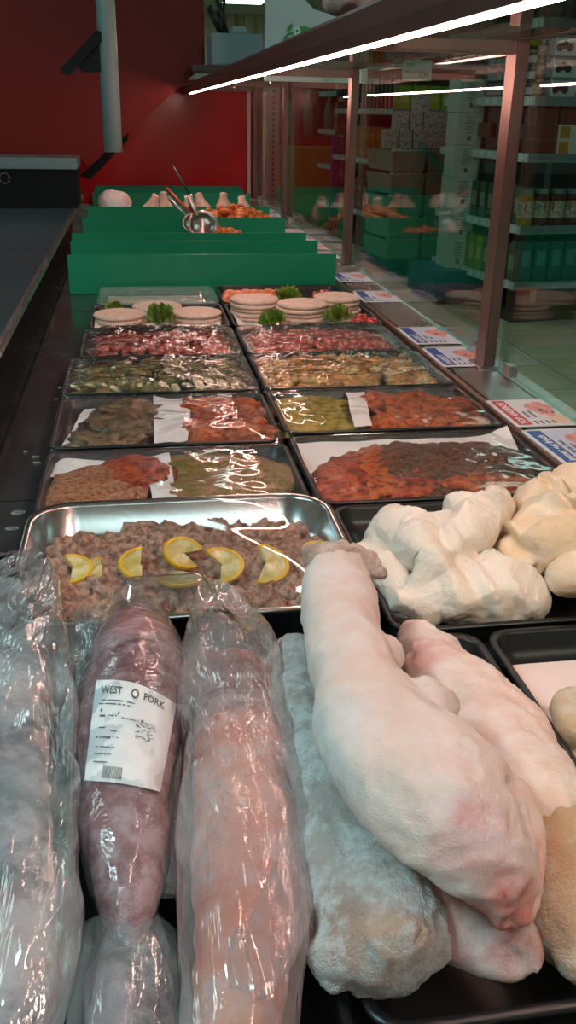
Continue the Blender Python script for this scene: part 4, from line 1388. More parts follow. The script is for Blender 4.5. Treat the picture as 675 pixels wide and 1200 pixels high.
card(1.545, 1.715, 'red', 'TOP ANGEBOT', ['Nacken', 'mariniert'], 'white price card with a red banner beside the first post')
card(1.345, 1.525, 'blue', 'immer gut frisch', ['Rinder Steak', 'mariniert'], 'price card with a blue banner nearest the viewer', rot=.03)
card(1.990, 2.172, 'blue', 'ANGEBOT', ['Puten', 'Steak'], 'price card with blue banner on the far side of the first post')
card(2.215, 2.410, 'blue', 'ANGEBOT', ['Gulasch', 'Rind'], 'glossy blue bannered price card beside the diced meat')
card(2.775, 2.960, 'blue', 'FRISCH', ['Burger', ''], 'price card with a blue frame beside the patties', rot=-.03)
card(3.145, 3.330, 'blue', 'FRISCH', ['Hack', ''], 'faded price card just in front of the second post')
card(3.70, 3.88, 'blue', 'FRISCH', ['Filet', ''], 'price card lying just behind the second post')
card(3.95, 4.12, 'red', 'TOP', ['Filet', ''], 'red bannered price card between the second and third posts')
card(4.22, 4.40, 'blue', 'FRISCH', ['Keule', ''], 'price card beside the orange marinated meat')
card(4.50, 4.68, 'blue', 'FRISCH', ['Keule', ''], 'price card near the third post, far one of its pair', rot=.05)
card(5.25, 5.42, 'blue', 'FRISCH', ['Huhn', ''], 'price card behind the third post', rot=.04)
card(5.55, 5.73, 'blue', 'FRISCH', ['Huhn', ''], 'price card farthest along the sill by the end post')

# ================================================================== THINGS BETWEEN THE DIVIDERS
orange_heap = marin('orange_heap', [(.35, (.35, .05, .015)), (.5, (.65, .16, .03)), (.62, (.78, .30, .08)), (.75, (.45, .10, .03))], 30)
pieces_pile('marinated_strips', 0.27, 4.46, .68, 4.80, .02, .135, 260, .026, orange_heap, 101, 'heap of bright orange marinated meat strips between green dividers', 'marinated meat', sub=2, flat=.5,
            shape=lambda u, t: max(0, 1 - (2 * u - 1) ** 2) ** .5 * max(0, 1 - (2 * t - 1) ** 2) ** .5)
pieces_pile('marinated_strips', 0.25, 3.88, .50, 4.2, .02, .10, 90, .026, orange_heap, 104, 'low heap of orange meat in the bin behind the third divider', 'marinated meat', sub=2, flat=.5,
            shape=lambda u, t: max(0, 1 - (2 * u - 1) ** 2) ** .5 * max(0, 1 - (2 * t - 1) ** 2) ** .5)
chick = mat('chicken_skin', (.80, .50, .42), .45, vary=.2, vscale=30, bump=.5, bscale=90, sss=.1, coat=.2)
names_ = ['first from the wrapped bird', 'second from the wrapped bird', 'behind the tongs', 'just right of the ladle handles', 'fifth from the wrapped bird', 'nearest the sill']
for k, px in enumerate([172, 193, 218, 241, 263, 288]):
    p = PY(px, 240, 5.25)
    mb = MB().lathe([(.02, 0), (.062, .02), (.072, .06), (.058, .10), (.036, .135), (.022, .165), (.026, .18), (.014, .188)], 18)
    me = mb.mesh('chicken')
    for v_ in me.vertices:
        v_.co += Vector((1, 1, .6)) * .007 * noise.noise(v_.co * 30 + Vector((k, 0, 0)))
    o = link_mesh('chicken_piece', me, chick, None, True)
    o.location = (p.x, 5.25 + .03 * math.sin(k * 2), .0)
    o.rotation_euler = (.25 * math.sin(k * 3.1), .3 * math.cos(k * 1.9), k)
    o.scale = (.85, .85, .90 + .05 * math.sin(k * 2.3))
    tag(o, 'pale pink chicken piece peaking above its divider, ' + names_[k], 'chicken', 'chicken pieces behind the orange meat')
p = PY(135, 243, 5.2)
bird = organic('wrapped_chicken', [('blob', Vector((p.x, 5.2, .10)), (.088, .075, .085)), ('blob', Vector((p.x - .02, 5.2, .125)), (.07, .06, .062)), ('blob', Vector((p.x + .03, 5.2, .118)), (.06, .06, .06))],
               voxel=.006, smooth=2, disp=[(25, .004, 'ridge', (1, 1, 1))], tint=((.80, .58, .50), [(Vector((p.x, 5.13, .14)), .07, (.9, .85, .85), .6)]),
               mats=frost_skin('wrapped_bird_skin', None, amount=.6, fscale=40, rough=.2, bump=.9, bscale=40))
tag(bird, 'whole pale chicken in shiny wrap at the left end of its bin', 'chicken')

# ladles and tongs standing in the bin behind the third divider
ladm = mat('ladle_steel', (.42, .36, .34), .25, metal=.9)
ladh = mat('ladle_handle_steel', (.62, .56, .55), .3, metal=.8)
redh = mat('red_handle', (.6, .02, .015), .35)
blk = mat('black_plastic', (.02, .015, .015), .4)
YL = 4.02


def bowl(o, c, r, m):
    mb = MB()
    n_ = 24
    prof = [(.002, -r * .55), (r * .55, -r * .47), (r * .85, -r * .25), (r, 0), (r * .96, .002), (r * .80, -r * .22), (r * .5, -r * .42), (.002, -r * .49)]
    v_, f_ = [], []
    for r_, z_ in prof:
        v_ += [(r_ * math.cos(2 * PI * i / n_), r_ * math.sin(2 * PI * i / n_), z_) for i in range(n_)]
    f_ = [(j * n_ + i, j * n_ + (i + 1) % n_, (j + 1) * n_ + (i + 1) % n_, (j + 1) * n_ + i) for j in range(len(prof) - 1) for i in range(n_)]
    mb.add(v_, f_, 0, Matrix.Translation(c) @ Matrix.Rotation(.95, 4, 'X'))
    b_ = mb.build('bowl', m, o, smooth=True)
    return b_


def utensil(name, pts_px, y, label, cat, hm, bowl_px=None, br=.05, hw=.007, tip=None):
    base = PY(*pts_px[0], y)
    o = empty(name, (base.x, y, 0.008), 0, label, cat, 'serving utensils in the bin')
    pts = [PY(a, b, y + .02 * i) - Vector(o.location) for i, (a, b) in enumerate(pts_px)]
    MB().tube(pts, [hw * (1 if i else .7) for i in range(len(pts))], 8, flat=.4).build('handle', hm, o, smooth=True)
    if bowl_px:
        bowl(o, PY(*bowl_px, y) - Vector(o.location), br, ladm)
    if tip:
        mb = MB()
        q = [PY(a, b, y) - Vector(o.location) for a, b in tip]
        mb.tube(q, [.012, .014, .008], 8, flat=.3)
        mb.build('tip', ladm, o, smooth=True)
    return o


utensil('ladle', [(219, 253), (208, 242), (197, 230)], YL + .05, 'steel ladle with pale handle leaning left, smaller bowl', 'ladle', ladh, (226, 261), .045, .010)
utensil('ladle', [(231, 252), (227, 242), (221, 229)], YL - .05, 'wide round steel ladle with short upright pale handle', 'ladle', ladh, (238, 262), .062, .010)
utensil('serving_tongs', [(226, 251), (212, 238), (195, 220)], YL + .1, 'red handled tongs leaning left behind the ladles', 'tongs', redh, None, .04, .013, tip=[(226, 251), (230, 258), (234, 266)])
utensil('serving_fork', [(222, 228), (213, 212), (202, 194)], YL + .14, 'thin black handled fork sticking up above the dividers', 'fork', blk, None, .04, .009, tip=[(222, 228), (225, 240), (228, 262)])

# ================================================================== BEHIND THE COUNTER: dark wrapping machine, hanging pole
mx0 = PY(94, 190, 5.38).x
mach = empty('wrapping_machine', (-1.1, 5.25, .1), 0, 'black machine with a brushed steel top strip at the far end of the ledge', 'machine')
zt = PY(40, 186, 5.4).z
MB().box(-1.65 + 1.1, -.14, 0, mx0 + 1.1 - .01, .18, zt - .10 - .035).build('machine_body', mat('machine_black', (.003, .005, .006), .5, spec=.2), mach, bevel=.006)
MB().box(-1.65 + 1.1, -.17, zt - .10 - .035, mx0 + 1.1, .18, zt - .10 + .02).build('steel_strip', mat('dull_steel', (.22, .30, .30), .35, metal=.7), mach, bevel=.004)
mb = MB()
pk = PY(5, 209, 5.1)
for k in range(12):
    a_ = 2 * PI * k / 12
    mb.box(pk.x + 1.1 + .025 * math.cos(a_) - .003, -.143, pk.z - .1 + .025 * math.sin(a_) - .003, pk.x + 1.1 + .025 * math.cos(a_) + .003, -.14, pk.z - .1 + .025 * math.sin(a_) + .003)
mb.build('dial_marks', mat('dial_grey', (.3, .32, .3), .5), mach)
b0, b1 = PY(133, 178, 2.6), PY(116, -30, 2.6)
pole = empty('hanging_pole', (b0.x, 2.6, b0.z), 0, 'grey blue metal pole hanging from the ceiling before the red wall', 'pole')
dx = (PY(133, 178, 2.6).x - PY(120, 0, 2.6).x)
MB().tube([(0, 0, 0), (0, 0, CE - b0.z)], .0235, 20).build('tube', mat('pole_grey', (.34, .50, .52), .35, metal=.5), pole, smooth=True)
# black bracket with a slanted bar
hb = empty('camera_bracket', (b0.x - .02, 2.6, b0.z + .26), 0, 'black slanted bracket fixed on the grey pole', 'bracket')


def rel(px, py):
    q = PY(px, py, 2.6) - Vector(hb.location)
    return (q.x, q.z)


MB().prism([rel(70, 82), rel(113, 36), rel(119, 38), rel(119, 49), rel(82, 88), rel(74, 87)], -.02, .02, 0, M_xz).build('bar', mat('bracket_black', (.003, .005, .006), .6, spec=.15), hb)
MB().prism([rel(92, 79), rel(119, 49), rel(121, 84), rel(97, 85)], -.012, .012, 0, M_xz).build('arm', MATS['bracket_black'], hb)

# ================================================================== SHELVING IN THE SHOP
teal_dark = mat('shelf_metal', (.16, .24, .23), .45, metal=.2)
rail_t = mat('price_rail', (.48, .66, .68), .25, spec=.6)
back_t = mat('shelf_back', (.035, .045, .045), .6)
ANG = math.radians(8.2)


class Rack:
    """local frame: origin at the near corner on the floor; +x along the end face, +y along the long face away from the viewer"""
    def __init__(s, px, py, lw, ld, shelves, label, ztop, group='shop shelving units', loc=None):
        c = loc or P(px, py, FL)
        s.o = empty('shop_shelf', (c.x, c.y, FL), ANG, label, 'shelving', group)
        s.M = Matrix.Translation((c.x, c.y, FL)) @ Matrix.Rotation(ANG, 4, 'Z')
        s.dep = .34
        MB().box(s.dep, s.dep, .06, lw, ld, ztop).build('core_panel', back_t, s.o)
        MB().box(0, 0, .0, lw, ld, .06).build('base', mat('rack_base', (.02, .03, .03), .5), s.o)
        for z in shelves:
            MB().box(0.01, 0.01, z - .025, lw, s.dep, z).build('shelf_board', teal_dark, s.o)
            MB().box(0.01, s.dep, z - .025, s.dep, ld, z).build('shelf_board', teal_dark, s.o)
            MB().box(-.008, -.008, z - .045, lw, .006, z + .008).build('end_price_rail', mat('end_rail', (.10, .2, .2), .4), s.o)
            MB().box(-.012, 0, z - .045, .006, ld, z + .008).build('side_price_rail', rail_t, s.o)
            mb_ = MB()
            for k in range(int(ld / .11)):
                mb_.box(-.015, .02 + k * .11, z - .036, -.012, .075 + k * .11, z)
            mb_.build('price_labels', mat('rail_labels', (.62, .74, .76), .4), s.o)
        for (x, y) in ((s.dep, s.dep - .03), (s.dep - .03, ld - .03)):
            MB().box(x, y, 0, x + .03, y + .03, ztop).build('upright', teal_dark, s.o)

    def put(s, o, x, y, z, rz=0):
        o.matrix_world = s.M @ Matrix.Translation((x, y, z)) @ Matrix.Rotation(rz, 4, 'Z')


def good(mb, name, mats):
    me = mb.mesh(name)
    for m in mats:
        me.materials.append(m)
    return me


def place(me, name, rack, x, y, z, rz, label, cat, group):
    o = bpy.data.objects.new(name, me)
    C.objects.link(o)
    rack.put(o, x, y, z + .0005, rz)
    return tag(o, label, cat, group)


def colmat(n, c, r=.4, **k):
    return mat(n, c, r, **k)


def jar_mesh(r, h, body, lab, lid):
    return good(MB().lathe([(r * .9, 0), (r, h * .06), (r, h * .22), (r * 1.01, h * .23), (r * 1.01, h * .68), (r, h * .70), (r * .98, h * .78), (r * .8, h * .86), (r * .82, h * .87), (r * .84, h), (r * .7, h)], 20,
                                mis=[0, 0, 0, 1, 0, 0, 0, 2, 2, 2]), 'jar', [body, lab, lid])


def box_mesh(w_, d_, h_, body, lab, frac=(.15, .3, .85, .8)):
    mb_ = MB().box(-w_ / 2, -d_ / 2, 0, w_ / 2, d_ / 2, h_)
    a, b, c, d = frac
    mb_.box(-w_ / 2 + a * w_, -d_ / 2 - .001, b * h_, -w_ / 2 + c * w_, -d_ / 2, d * h_, 1)
    mb_.box(-w_ / 2 - .001, -d_ / 2 + a * d_, b * h_, -w_ / 2, -d_ / 2 + c * d_, d * h_, 1)
    return good(mb_, 'box', [body, lab])


def tub_mesh(w_, d_, h_, body, pic, lid):
    mb_ = MB().rr(-w_ / 2, -d_ / 2, w_ / 2, d_ / 2, [(.012, 0, .012), (.004, h_ * .86, .014)], 0)
    mb_.rr(-w_ / 2, -d_ / 2, w_ / 2, d_ / 2, [(0, h_ * .86, .014), (0, h_, .014)], 2)
    for k in range(3):
        x = -w_ * .30 + k * w_ * .17
        mb_.lathe([(w_ * .12, 0), (w_ * .12, .0015)], 10, 1, Matrix.Translation((x, -d_ / 2 + .006, h_ * (.42 + .12 * (k % 2)))) @ Matrix.Rotation(PI / 2 + .08, 4, 'X'))
    return good(mb_, 'tub', [body, pic, lid])


glass_brown = colmat('jar_brown', (.07, .025, .012), .12, vary=.6, vscale=40, coat=.5)
glass_yel = colmat('jar_yellow', (.30, .20, .02), .12, vary=.3, vscale=40, coat=.5)
lab_w = colmat('jar_label', (.42, .42, .36), .5, stops=[(.4, (.3, .1, .07)), (.5, (.5, .5, .42)), (.6, (.15, .22, .12))], vscale=30)
lid_t = colmat('jar_lid', (.25, .32, .32), .25, metal=.5)
tub_w = colmat('tub_white', (.55, .60, .66), .35)
olv = colmat('olive_picture', (.05, .03, .035), .4)
carton_w = colmat('carton_white', (.50, .53, .45), .6)
carton_o = colmat('carton_orange_print', (.42, .20, .03), .6)
brownc = colmat('brown_tin', (.10, .06, .045), .4, vary=.4, vscale=30)
yel = colmat('yellow_pack', (.55, .52, .03), .4)

R1 = Rack(598, 378, 1.3, 1.25, [.26, .62, 1.06, 1.39, 1.80], 'dark shelving unit with jars and tubs behind the first post', 2.1)
# end face (towards the viewer): jars, tubs, cartons
jm = jar_mesh(.056, .235, glass_brown, lab_w, lid_t)
jy = jar_mesh(.054, .230, glass_yel, lab_w, lid_t)
for k in range(7):
    place(jy if k == 0 else jm, 'pickle_jar', R1, .055 + k * .116, .07 + .01 * (k % 2), .62, .6 * math.sin(k * 2), 'tall glass jar on the middle shelf facing the counter, ' + ('yellow and nearest the post' if k == 0 else 'brown contents, ' + ORD[k] + ' from the left'), 'jar', 'tall jars on the middle shelf')
tm = tub_mesh(.20, .15, .115, tub_w, olv, lid_t)
for r_ in range(3):
    for k in range(3):
        place(tm, 'olive_tub', R1, .20 + k * .215, .09, 1.39 + r_ * .118, .05 * math.sin(k + r_ * 2), 'white tub with dark olive picture, ' + ['bottom', 'middle', 'top'][r_] + ' of column ' + ['nearest the post', 'second from the post', 'third from the post'][k], 'tub', 'olive tubs on the upper shelf')
sj = jar_mesh(.030, .105, brownc, lab_w, lid_t)
for r_ in range(3):
    place(sj, 'small_jar', R1, .045, .06, 1.39 + r_ * .108, 0, 'narrow brown jar left of the olive tubs, ' + ['bottom', 'middle', 'top'][r_] + ' of three', 'jar', 'narrow jars beside olive tubs')
cm = box_mesh(.17, .12, .088, carton_w, carton_o, (.08, .1, .5, .9))
cb = box_mesh(.17, .12, .088, brownc, colmat('dark_red_print', (.14, .03, .03)), (.1, .1, .9, .9))
for r_ in range(3):
    for k in range(2):
        place(cm if (k and r_ < 2) else cb, 'food_carton', R1, .10 + k * .185, .08, 1.06 + r_ * .09, 0, ('white carton with orange picture' if (k and r_ < 2) else 'dark brown carton') + ' below the olive tubs, ' + ['left', 'right'][k] + ' one, ' + ['bottom', 'middle', 'top'][r_] + ' row', 'carton', 'cartons below the olive tubs')
tb = box_mesh(.10, .12, .26, colmat('teal_bottle_pack', (.015, .09, .09), .3), colmat('teal_label', (.05, .22, .2), .4), (.2, .4, .8, .8))
for k in range(7):
    place(tb, 'drink_carton', R1, .08 + k * .115, .09, .26, 0, 'tall dark teal carton on the lowest shelf, ' + ORD[k] + ' from the near shelf corner', 'carton', 'teal cartons on the lowest shelf')
rp = box_mesh(.16, .12, .12, colmat('red_pack', (.20, .04, .035), .4), colmat('grey_print', (.3, .32, .3), .5), (.2, .2, .7, .8))
for k in range(4):
    place(rp, 'snack_pack', R1, .10 + k * .175, .09, 1.80, 0, 'dark red pack on the topmost visible shelf, ' + ORD[k] + ' from the near corner', 'pack', 'red packs on the top shelf')
# long face (towards the counter)
sm = jar_mesh(.042, .088, colmat('tub_dark', (.06, .03, .03), .4), colmat('tub_label', (.42, .44, .44), .4), lid_t)
for r_ in range(3):
    for k in range(6):
        place(sm, 'small_tub', R1, .06, .14 + k * .105, 1.39 + r_ * .09, 0, 'small dark tub, ' + ORD[k] + ' from the shelf corner beside the first post, ' + ['bottom', 'middle', 'top'][r_] + ' row', 'tub', 'small dark tubs in three rows')
ym = box_mesh(.16, .34, .10, yel, colmat('dark_print', (.05, .06, .02)), (.05, .05, .95, .3))
place(ym, 'yellow_pack', R1, .09, .40, 1.39 + .272, 0, 'bright yellow lidded pack on top of the small dark tubs', 'pack', 'yellow pack')
for r_ in range(3):
    for k in range(5):
        place(cb if (k + r_) % 2 else sj, 'tin', R1, .08, .16 + k * .125, 1.06 + r_ * (.09 if True else .1), PI / 2 if (k + r_) % 2 else 0, 'dark tin or jar left of the post, ' + ORD[k] + ' from the corner, ' + ['bottom', 'middle', 'top'][r_] + ' row', 'tin', 'dark tins left of the post')
oil1 = box_mesh(.09, .09, .24, colmat('brown_bottle', (.09, .05, .03), .25), colmat('brown_print', (.2, .15, .1)), (.15, .3, .85, .7))
oil2 = box_mesh(.09, .09, .24, colmat('green_bottle', (.22, .30, .02), .25), colmat('green_print', (.35, .40, .08)), (.15, .3, .85, .7))
oil3 = box_mesh(.09, .09, .24, colmat('grey_green_bottle', (.07, .11, .07), .25), colmat('pale_print', (.25, .30, .25)), (.15, .3, .85, .7))
for k in range(9):
    nm = 'brown' if k > 6 else ('lime green' if k > 3 else 'grey green')
    place(oil1 if k > 6 else (oil2 if k > 3 else oil3), 'drink_bottle', R1, .07, .12 + k * .115, .26, 0, nm + ' squared bottle in the low row, ' + ORD[k] + ' from the near shelf corner', 'bottle', 'squared bottles in the low row')
for k in range(8):
    place(oil3, 'drink_bottle', R1, .08, .14 + k * .12, .62, 0, 'dark squared bottle on the middle shelf, ' + ORD[k] + ' from the near shelf corner', 'bottle', 'dark bottles on the middle shelf')

# stack of tall white boxes with blue base
wb = colmat('white_box', (.50, .60, .55), .6, vary=.05)
pr = colmat('box_print', (.12, .15, .14), .6)
yS = 6.75
pb = PY(529, 311, yS)
hb_ = .212
ww = .175
pl = empty('floor_platform', (pb.x + .12, yS - .02, FL), ANG, 'dark blue low platform under the stack of white boxes', 'platform')
MB().box(-.33, -.20, 0, .30, .26, .05 + 0).build('foot', dark, pl)
MB().box(-.36, -.22, .05, .33, .28, pb.z - FL).build('deck', colmat('blue_platform', (.015, .10, .19), .4), pl, bevel=.006)
mbx = MB().box(-ww / 2, -.12, 0, ww / 2, .12, hb_ - .003)
for i in range(9):
    ln = .05 + .04 * ((i * 7) % 3) / 3
    mbx.box(-ln / 2, -.1212, .075 + i * .013, ln / 2, -.12, .080 + i * .013, 1)
mbx.box(-.012, -.1212, .03, .016, -.12, .06, 2)
wbm = good(mbx, 'white_box', [wb, pr, colmat('box_emblem', (.25, .08, .05))])
for k in range(6):
    o = bpy.data.objects.new('white_box', wbm)
    C.objects.link(o)
    o.location = (pb.x + .004 * math.sin(k * 2.2), yS, pb.z + .0005 + k * hb_)
    o.rotation_euler = (0, 0, .02 * math.sin(k * 1.7))
    tag(o, 'tall white printed box in the stack left of the first post, ' + ['bottom one', 'second from bottom', 'third from bottom', 'third from top', 'second from top', 'topmost'][k], 'box', 'stack of white boxes')

# pallet with green crates and small printed packs on top
yP = 7.7
p0, p1 = PY(446, 296, yP), PY(516, 296, yP)
wP = (p1.x - p0.x)
pc_ = (p0 + p1) / 2
pal = empty('blue_pallet', (pc_.x, yP + .3, FL), ANG, 'dark blue pallet under the green crates', 'pallet')
MB().box(-wP / 2, -.3, 0, wP / 2, .3, .02).build('bottom_board', colmat('pallet_blue', (.01, .08, .14), .5), pal)
for x in (-1, 0, 1):
    MB().box(x * (wP / 2 - .05) - .05, -.3, .02, x * (wP / 2 - .05) + .05, .3, .12).build('runner', MATS['pallet_blue'], pal)
MB().box(-wP / 2, -.3, .12, wP / 2, .3, .15).build('top_board', MATS['pallet_blue'], pal)
zc = FL + .1505
crate_m = colmat('crate_grey_green', (.16, .36, .27), .4, vary=.2, vscale=12, coat=.3)
ch = .165
zt_ = PY(480, 174, yP).z
nC = int((zt_ - zc) / ch)
ch = (zt_ - zc) / nC
for k in range(nC):
    for s_ in range(2):
        w2 = wP * (.62 if s_ == 0 else .36)
        mb_ = MB().rr(-w2 / 2, -.27, w2 / 2, .27, [(.015, 0, .02), (.0, ch * .78, .02), (-.004, ch * .80, .02), (-.004, ch * .88, .02), (.01, ch * .88, .02), (.015, ch * .5, .02)])
        for q in range(6):
            mb_.lathe([(.022, ch * .6), (.024, ch * .9), (.014, ch * .97)], 8, 1, Matrix.Translation((-w2 / 2 + .04 + q * (w2 - .08) / 5, -.22, 0)))
        o = link_mesh('egg_crate', good(mb_, 'crate', [crate_m, colmat('crate_cap', (.55, .68, .62), .3)]), [], None)
        o.matrix_world = Matrix.Translation((pc_.x, yP + .3, zc + k * ch)) @ Matrix.Rotation(ANG, 4, 'Z') @ Matrix.Translation(((-wP * .19) if s_ == 0 else wP * .315, 0, 0))
        tag(o, 'grey green wrapped crate on the blue pallet, ' + ('wide' if s_ == 0 else 'narrow') + ' one, layer ' + ['one', 'two', 'three', 'four', 'five', 'six', 'seven', 'eight'][k] + ' from the bottom', 'crate', 'stacked crates on the pallet')
print_m = colmat('speckled_pack', (.3, .3, .28), .5, stops=[(.42, (.08, .07, .07)), (.5, (.66, .72, .70)), (.6, (.35, .3, .32))], vscale=60)
pw = .108
pkm = good(MB().box(-pw / 2 + .002, -.07, 0, pw / 2 - .002, .07, .138), 'pack', [print_m])
for r_, xs in enumerate([[455, 471, 487, 502, 513], [466, 482, 498, 512], [488]]):
    for k, px in enumerate(xs):
        q = PY(px, 200, yP + .1)
        o = bpy.data.objects.new('printed_pack', pkm)
        C.objects.link(o)
        o.location = (q.x, yP + .12, zt_ + .001 + r_ * .1385)
        tag(o, 'speckled grey cube pack on top of the crates, ' + ['bottom row', 'second row', 'alone on top'][r_] + (', ' + ['first', 'second', 'third', 'fourth', 'fifth'][k] + ' from the left' if r_ < 2 else ''), 'pack', 'speckled packs on the crates')

# second rack behind the pallet
R2 = Rack(0, 0, 1.0, 1.6, [.35, .86, 1.32, 1.72], 'shelving unit with green and orange packs behind the crates', 2.2, loc=PY(457, 200, 9.0))
gp = box_mesh(.13, .10, .21, colmat('lime_pack', (.22, .42, .03), .4), colmat('lime_print', (.4, .5, .15)), (.2, .3, .8, .6))
for k in range(5):
    place(gp, 'lime_pack', R2, .12 + k * .15, .08, 1.32, 0, 'lime green pack on the shelf below the handwritten sign, ' + ORD[k] + ' from the left', 'pack', 'lime green packs')
wire = good(MB().box(0, 0, 0, .006, .006, .30), 'wire', [colmat('wire_white', (.5, .45, .42), .4)])
for k in range(12):
    place(wire, 'wire_rod', R2, .02, .06 + k * .10, 1.32, 0, 'thin upright wire, ' + ORD[k] + ' from the corner of the green pack shelf', 'wire', 'wire rods')
op = box_mesh(.12, .13, .15, colmat('orange_pack', (.45, .15, .02), .4), colmat('orange_print', (.55, .3, .06)), (.2, .3, .8, .6))
rdp = box_mesh(.12, .13, .15, colmat('dark_red_pack', (.22, .03, .03), .4), colmat('pale_mark', (.35, .25, .25)), (.2, .3, .8, .6))
for r_ in range(2):
    for k in range(8):
        place(op, 'orange_pack', R2, .09, .10 + k * .15, .86 + r_ * .152, 0, 'orange pack left of the crates, ' + ORD[k] + ' from the corner, ' + ['lower', 'upper'][r_] + ' layer', 'pack', 'orange packs')
        place(rdp, 'red_pack', R2, .09, .10 + k * .15, .35 + r_ * .152, 0, 'red pack low down left of the crates, ' + ORD[k] + ' from the corner, ' + ['lower', 'upper'][r_] + ' layer', 'pack', 'red packs left of the crates')
for k in range(7):
    place(rdp, 'dark_pack', R2, .10 + k * .13, .09, 1.72, 0, 'dark reddish pack above the sign, ' + ORD[k] + ' from the shelf corner', 'pack', 'packs above the sign')
    place(rdp, 'dark_pack', R2, .09, .25 + k * .15, 1.72, 0, 'dark reddish pack on the top shelf side, ' + ORD[k] + ' from the corner', 'pack', 'packs on the top shelf side')
# handwritten sign
sg = empty('handwritten_sign', (0, 0, 0), 0, 'pale green handwritten sign hanging from the shelf edge', 'sign')
a_, b_ = PY(475, 69, 8.9), PY(510, 95, 8.9)
sg.location = ((a_.x + b_.x) / 2, 9.0, b_.z)
sg.rotation_euler = (0, 0, ANG)
hw, hh = (b_.x - a_.x) / 2, a_.z - b_.z
MB().box(-hw, 0, 0, hw, .004, hh).build('sign_sheet', colmat('sign_green', (.45, .72, .63), .6), sg)
mb = MB()
for tx, x, z, s_ in (('TOP', -hw + .03, hh - .06, .045), ('Walnuss Honig', -hw + .02, hh - .115, .036), ('5,99', .02, .03, .06)):
    tv, tf = text_mesh(tx, s_)
    mb.add([(p_[0] + x, -.001, p_[1] + z) for p_ in tv], tf)
mb.build('handwriting', colmat('marker_ink', (.03, .06, .06), .6), sg)

# third rack far left seen past the third post
R3 = Rack(0, 0, 1.6, .6, [.30, .72, 1.10, 1.5], 'red lit shelving unit seen beyond the third post', 1.95, loc=PY(392, 200, 11.0))
bp_ = box_mesh(.22, .14, .10, colmat('tan_pack', (.20, .10, .07), .5, vary=.3, vscale=20), colmat('tan_print', (.3, .2, .16)), (.1, .2, .9, .8))
for z in (.30, .72, 1.10, 1.5):
    for r_ in range(3):
        for k in range(3):
            place(bp_, 'brown_pack', R3, .14 + k * .24, .10, z + r_ * .102, 0, 'brown flat pack beyond the third post, ' + ORD[k] + ' from the left, ' + ['low', 'mid', 'upper'][r_] + ' layer, ' + {.30: 'lowest', .72: 'second', 1.10: 'third', 1.5: 'top'}[z] + ' shelf', 'pack', 'brown packs beyond the third post')
pu = empty('purple_display', PY(393, 200, 10.7), 0, 'narrow purple display column beyond the third post', 'display')
pu.location.z = FL
MB().box(-.05, -.05, 0, .04, .05, 1.05).build('column', colmat('purple', (.13, .03, .22), .5), pu)
MB().box(-.07, -.07, 0, .06, .07, .03).build('foot', dark, pu)
# drinks display: red poster with bottles over a yellow bin
dp = empty('drinks_display', (PY(360, 200, 12.0).x, 12.0, FL), 0, 'red drinks poster with bottle shapes above a yellow bin', 'display')
zb, zm, zt2 = PY(360, 232, 12.0).z - FL, PY(360, 171, 12.0).z - FL, PY(360, 95, 12.0).z - FL
xw = PY(392, 150, 12).x - PY(325, 150, 12).x
MB().box(-xw / 2, 0, zm, xw / 2, .05, zt2).build('poster', colmat('poster_red', (.50, .02, .02), .4, emit=(.5, .02, .02), estr=0), dp)
MB().rr(-xw / 2, -.25, xw / 2, .05, [(.02, 0, .03), (0, zm - .02, .03), (.01, zm, .03)]).build('yellow_bin', colmat('bin_yellow', (.45, .30, .02), .5), dp)
for k in range(5):
    b_ = MB().lathe([(.06, 0), (.065, .25), (.05, .33), (.022, .42), (.022, .5)], 12, 0, Matrix.Translation((-xw / 2 + .09 + k * xw / 5.5, -.02, zm + .12)) @ Matrix.Diagonal((1, .35, 1, 1)))
    b_.build('bottle_picture', colmat('bottle_brown' if k % 2 else 'bottle_teal', (.10, .03, .02) if k % 2 else (.25, .35, .33), .3), dp, smooth=True)

# white perforated upright and tall lime banner between end post and third post
up = empty('perforated_upright', (PY(319, 230, 9.5).x, 9.5, FL), 0, 'white perforated shelf upright seen left of the third post', 'upright')
MB().box(-.075, 0, 0, .06, .05, 2.3).build('column', colmat('upright_white', (.55, .62, .62), .4), up)
mb = MB()
for k in range(44):
    mb.box(-.005, -.002, .1 + k * .05, .012, 0, .125 + k * .05)
mb.build('slots', hole, up)
bn = empty('tall_banner', (PY(303, 230, 9.0).x, 9.0, FL), 0, 'tall narrow banner with dark top and lime green middle by the end post', 'banner')
zz = [0, PY(303, 185, 9).z - FL, PY(303, 142, 9).z - FL, PY(303, 112, 9).z - FL]
MB().box(-.07, 0, 0, .07, .02, zz[1]).build('lower_field', colmat('banner_blue', (.10, .12, .28), .5), bn)
MB().box(-.07, 0, zz[1], .07, .02, zz[2]).build('middle_field', colmat('banner_lime', (.32, .45, .02), .5), bn)
MB().box(-.07, 0, zz[2], .07, .02, zz[3]).build('upper_field', dark, bn)
MB().lathe([(.045, 0), (.045, .003)], 16, 0, Matrix.Translation((0, 0, (zz[1] + zz[2]) / 2)) @ Matrix.Rotation(PI / 2, 4, 'X')).build('round_emblem', colmat('emblem_teal', (.03, .25, .3), .5), bn)

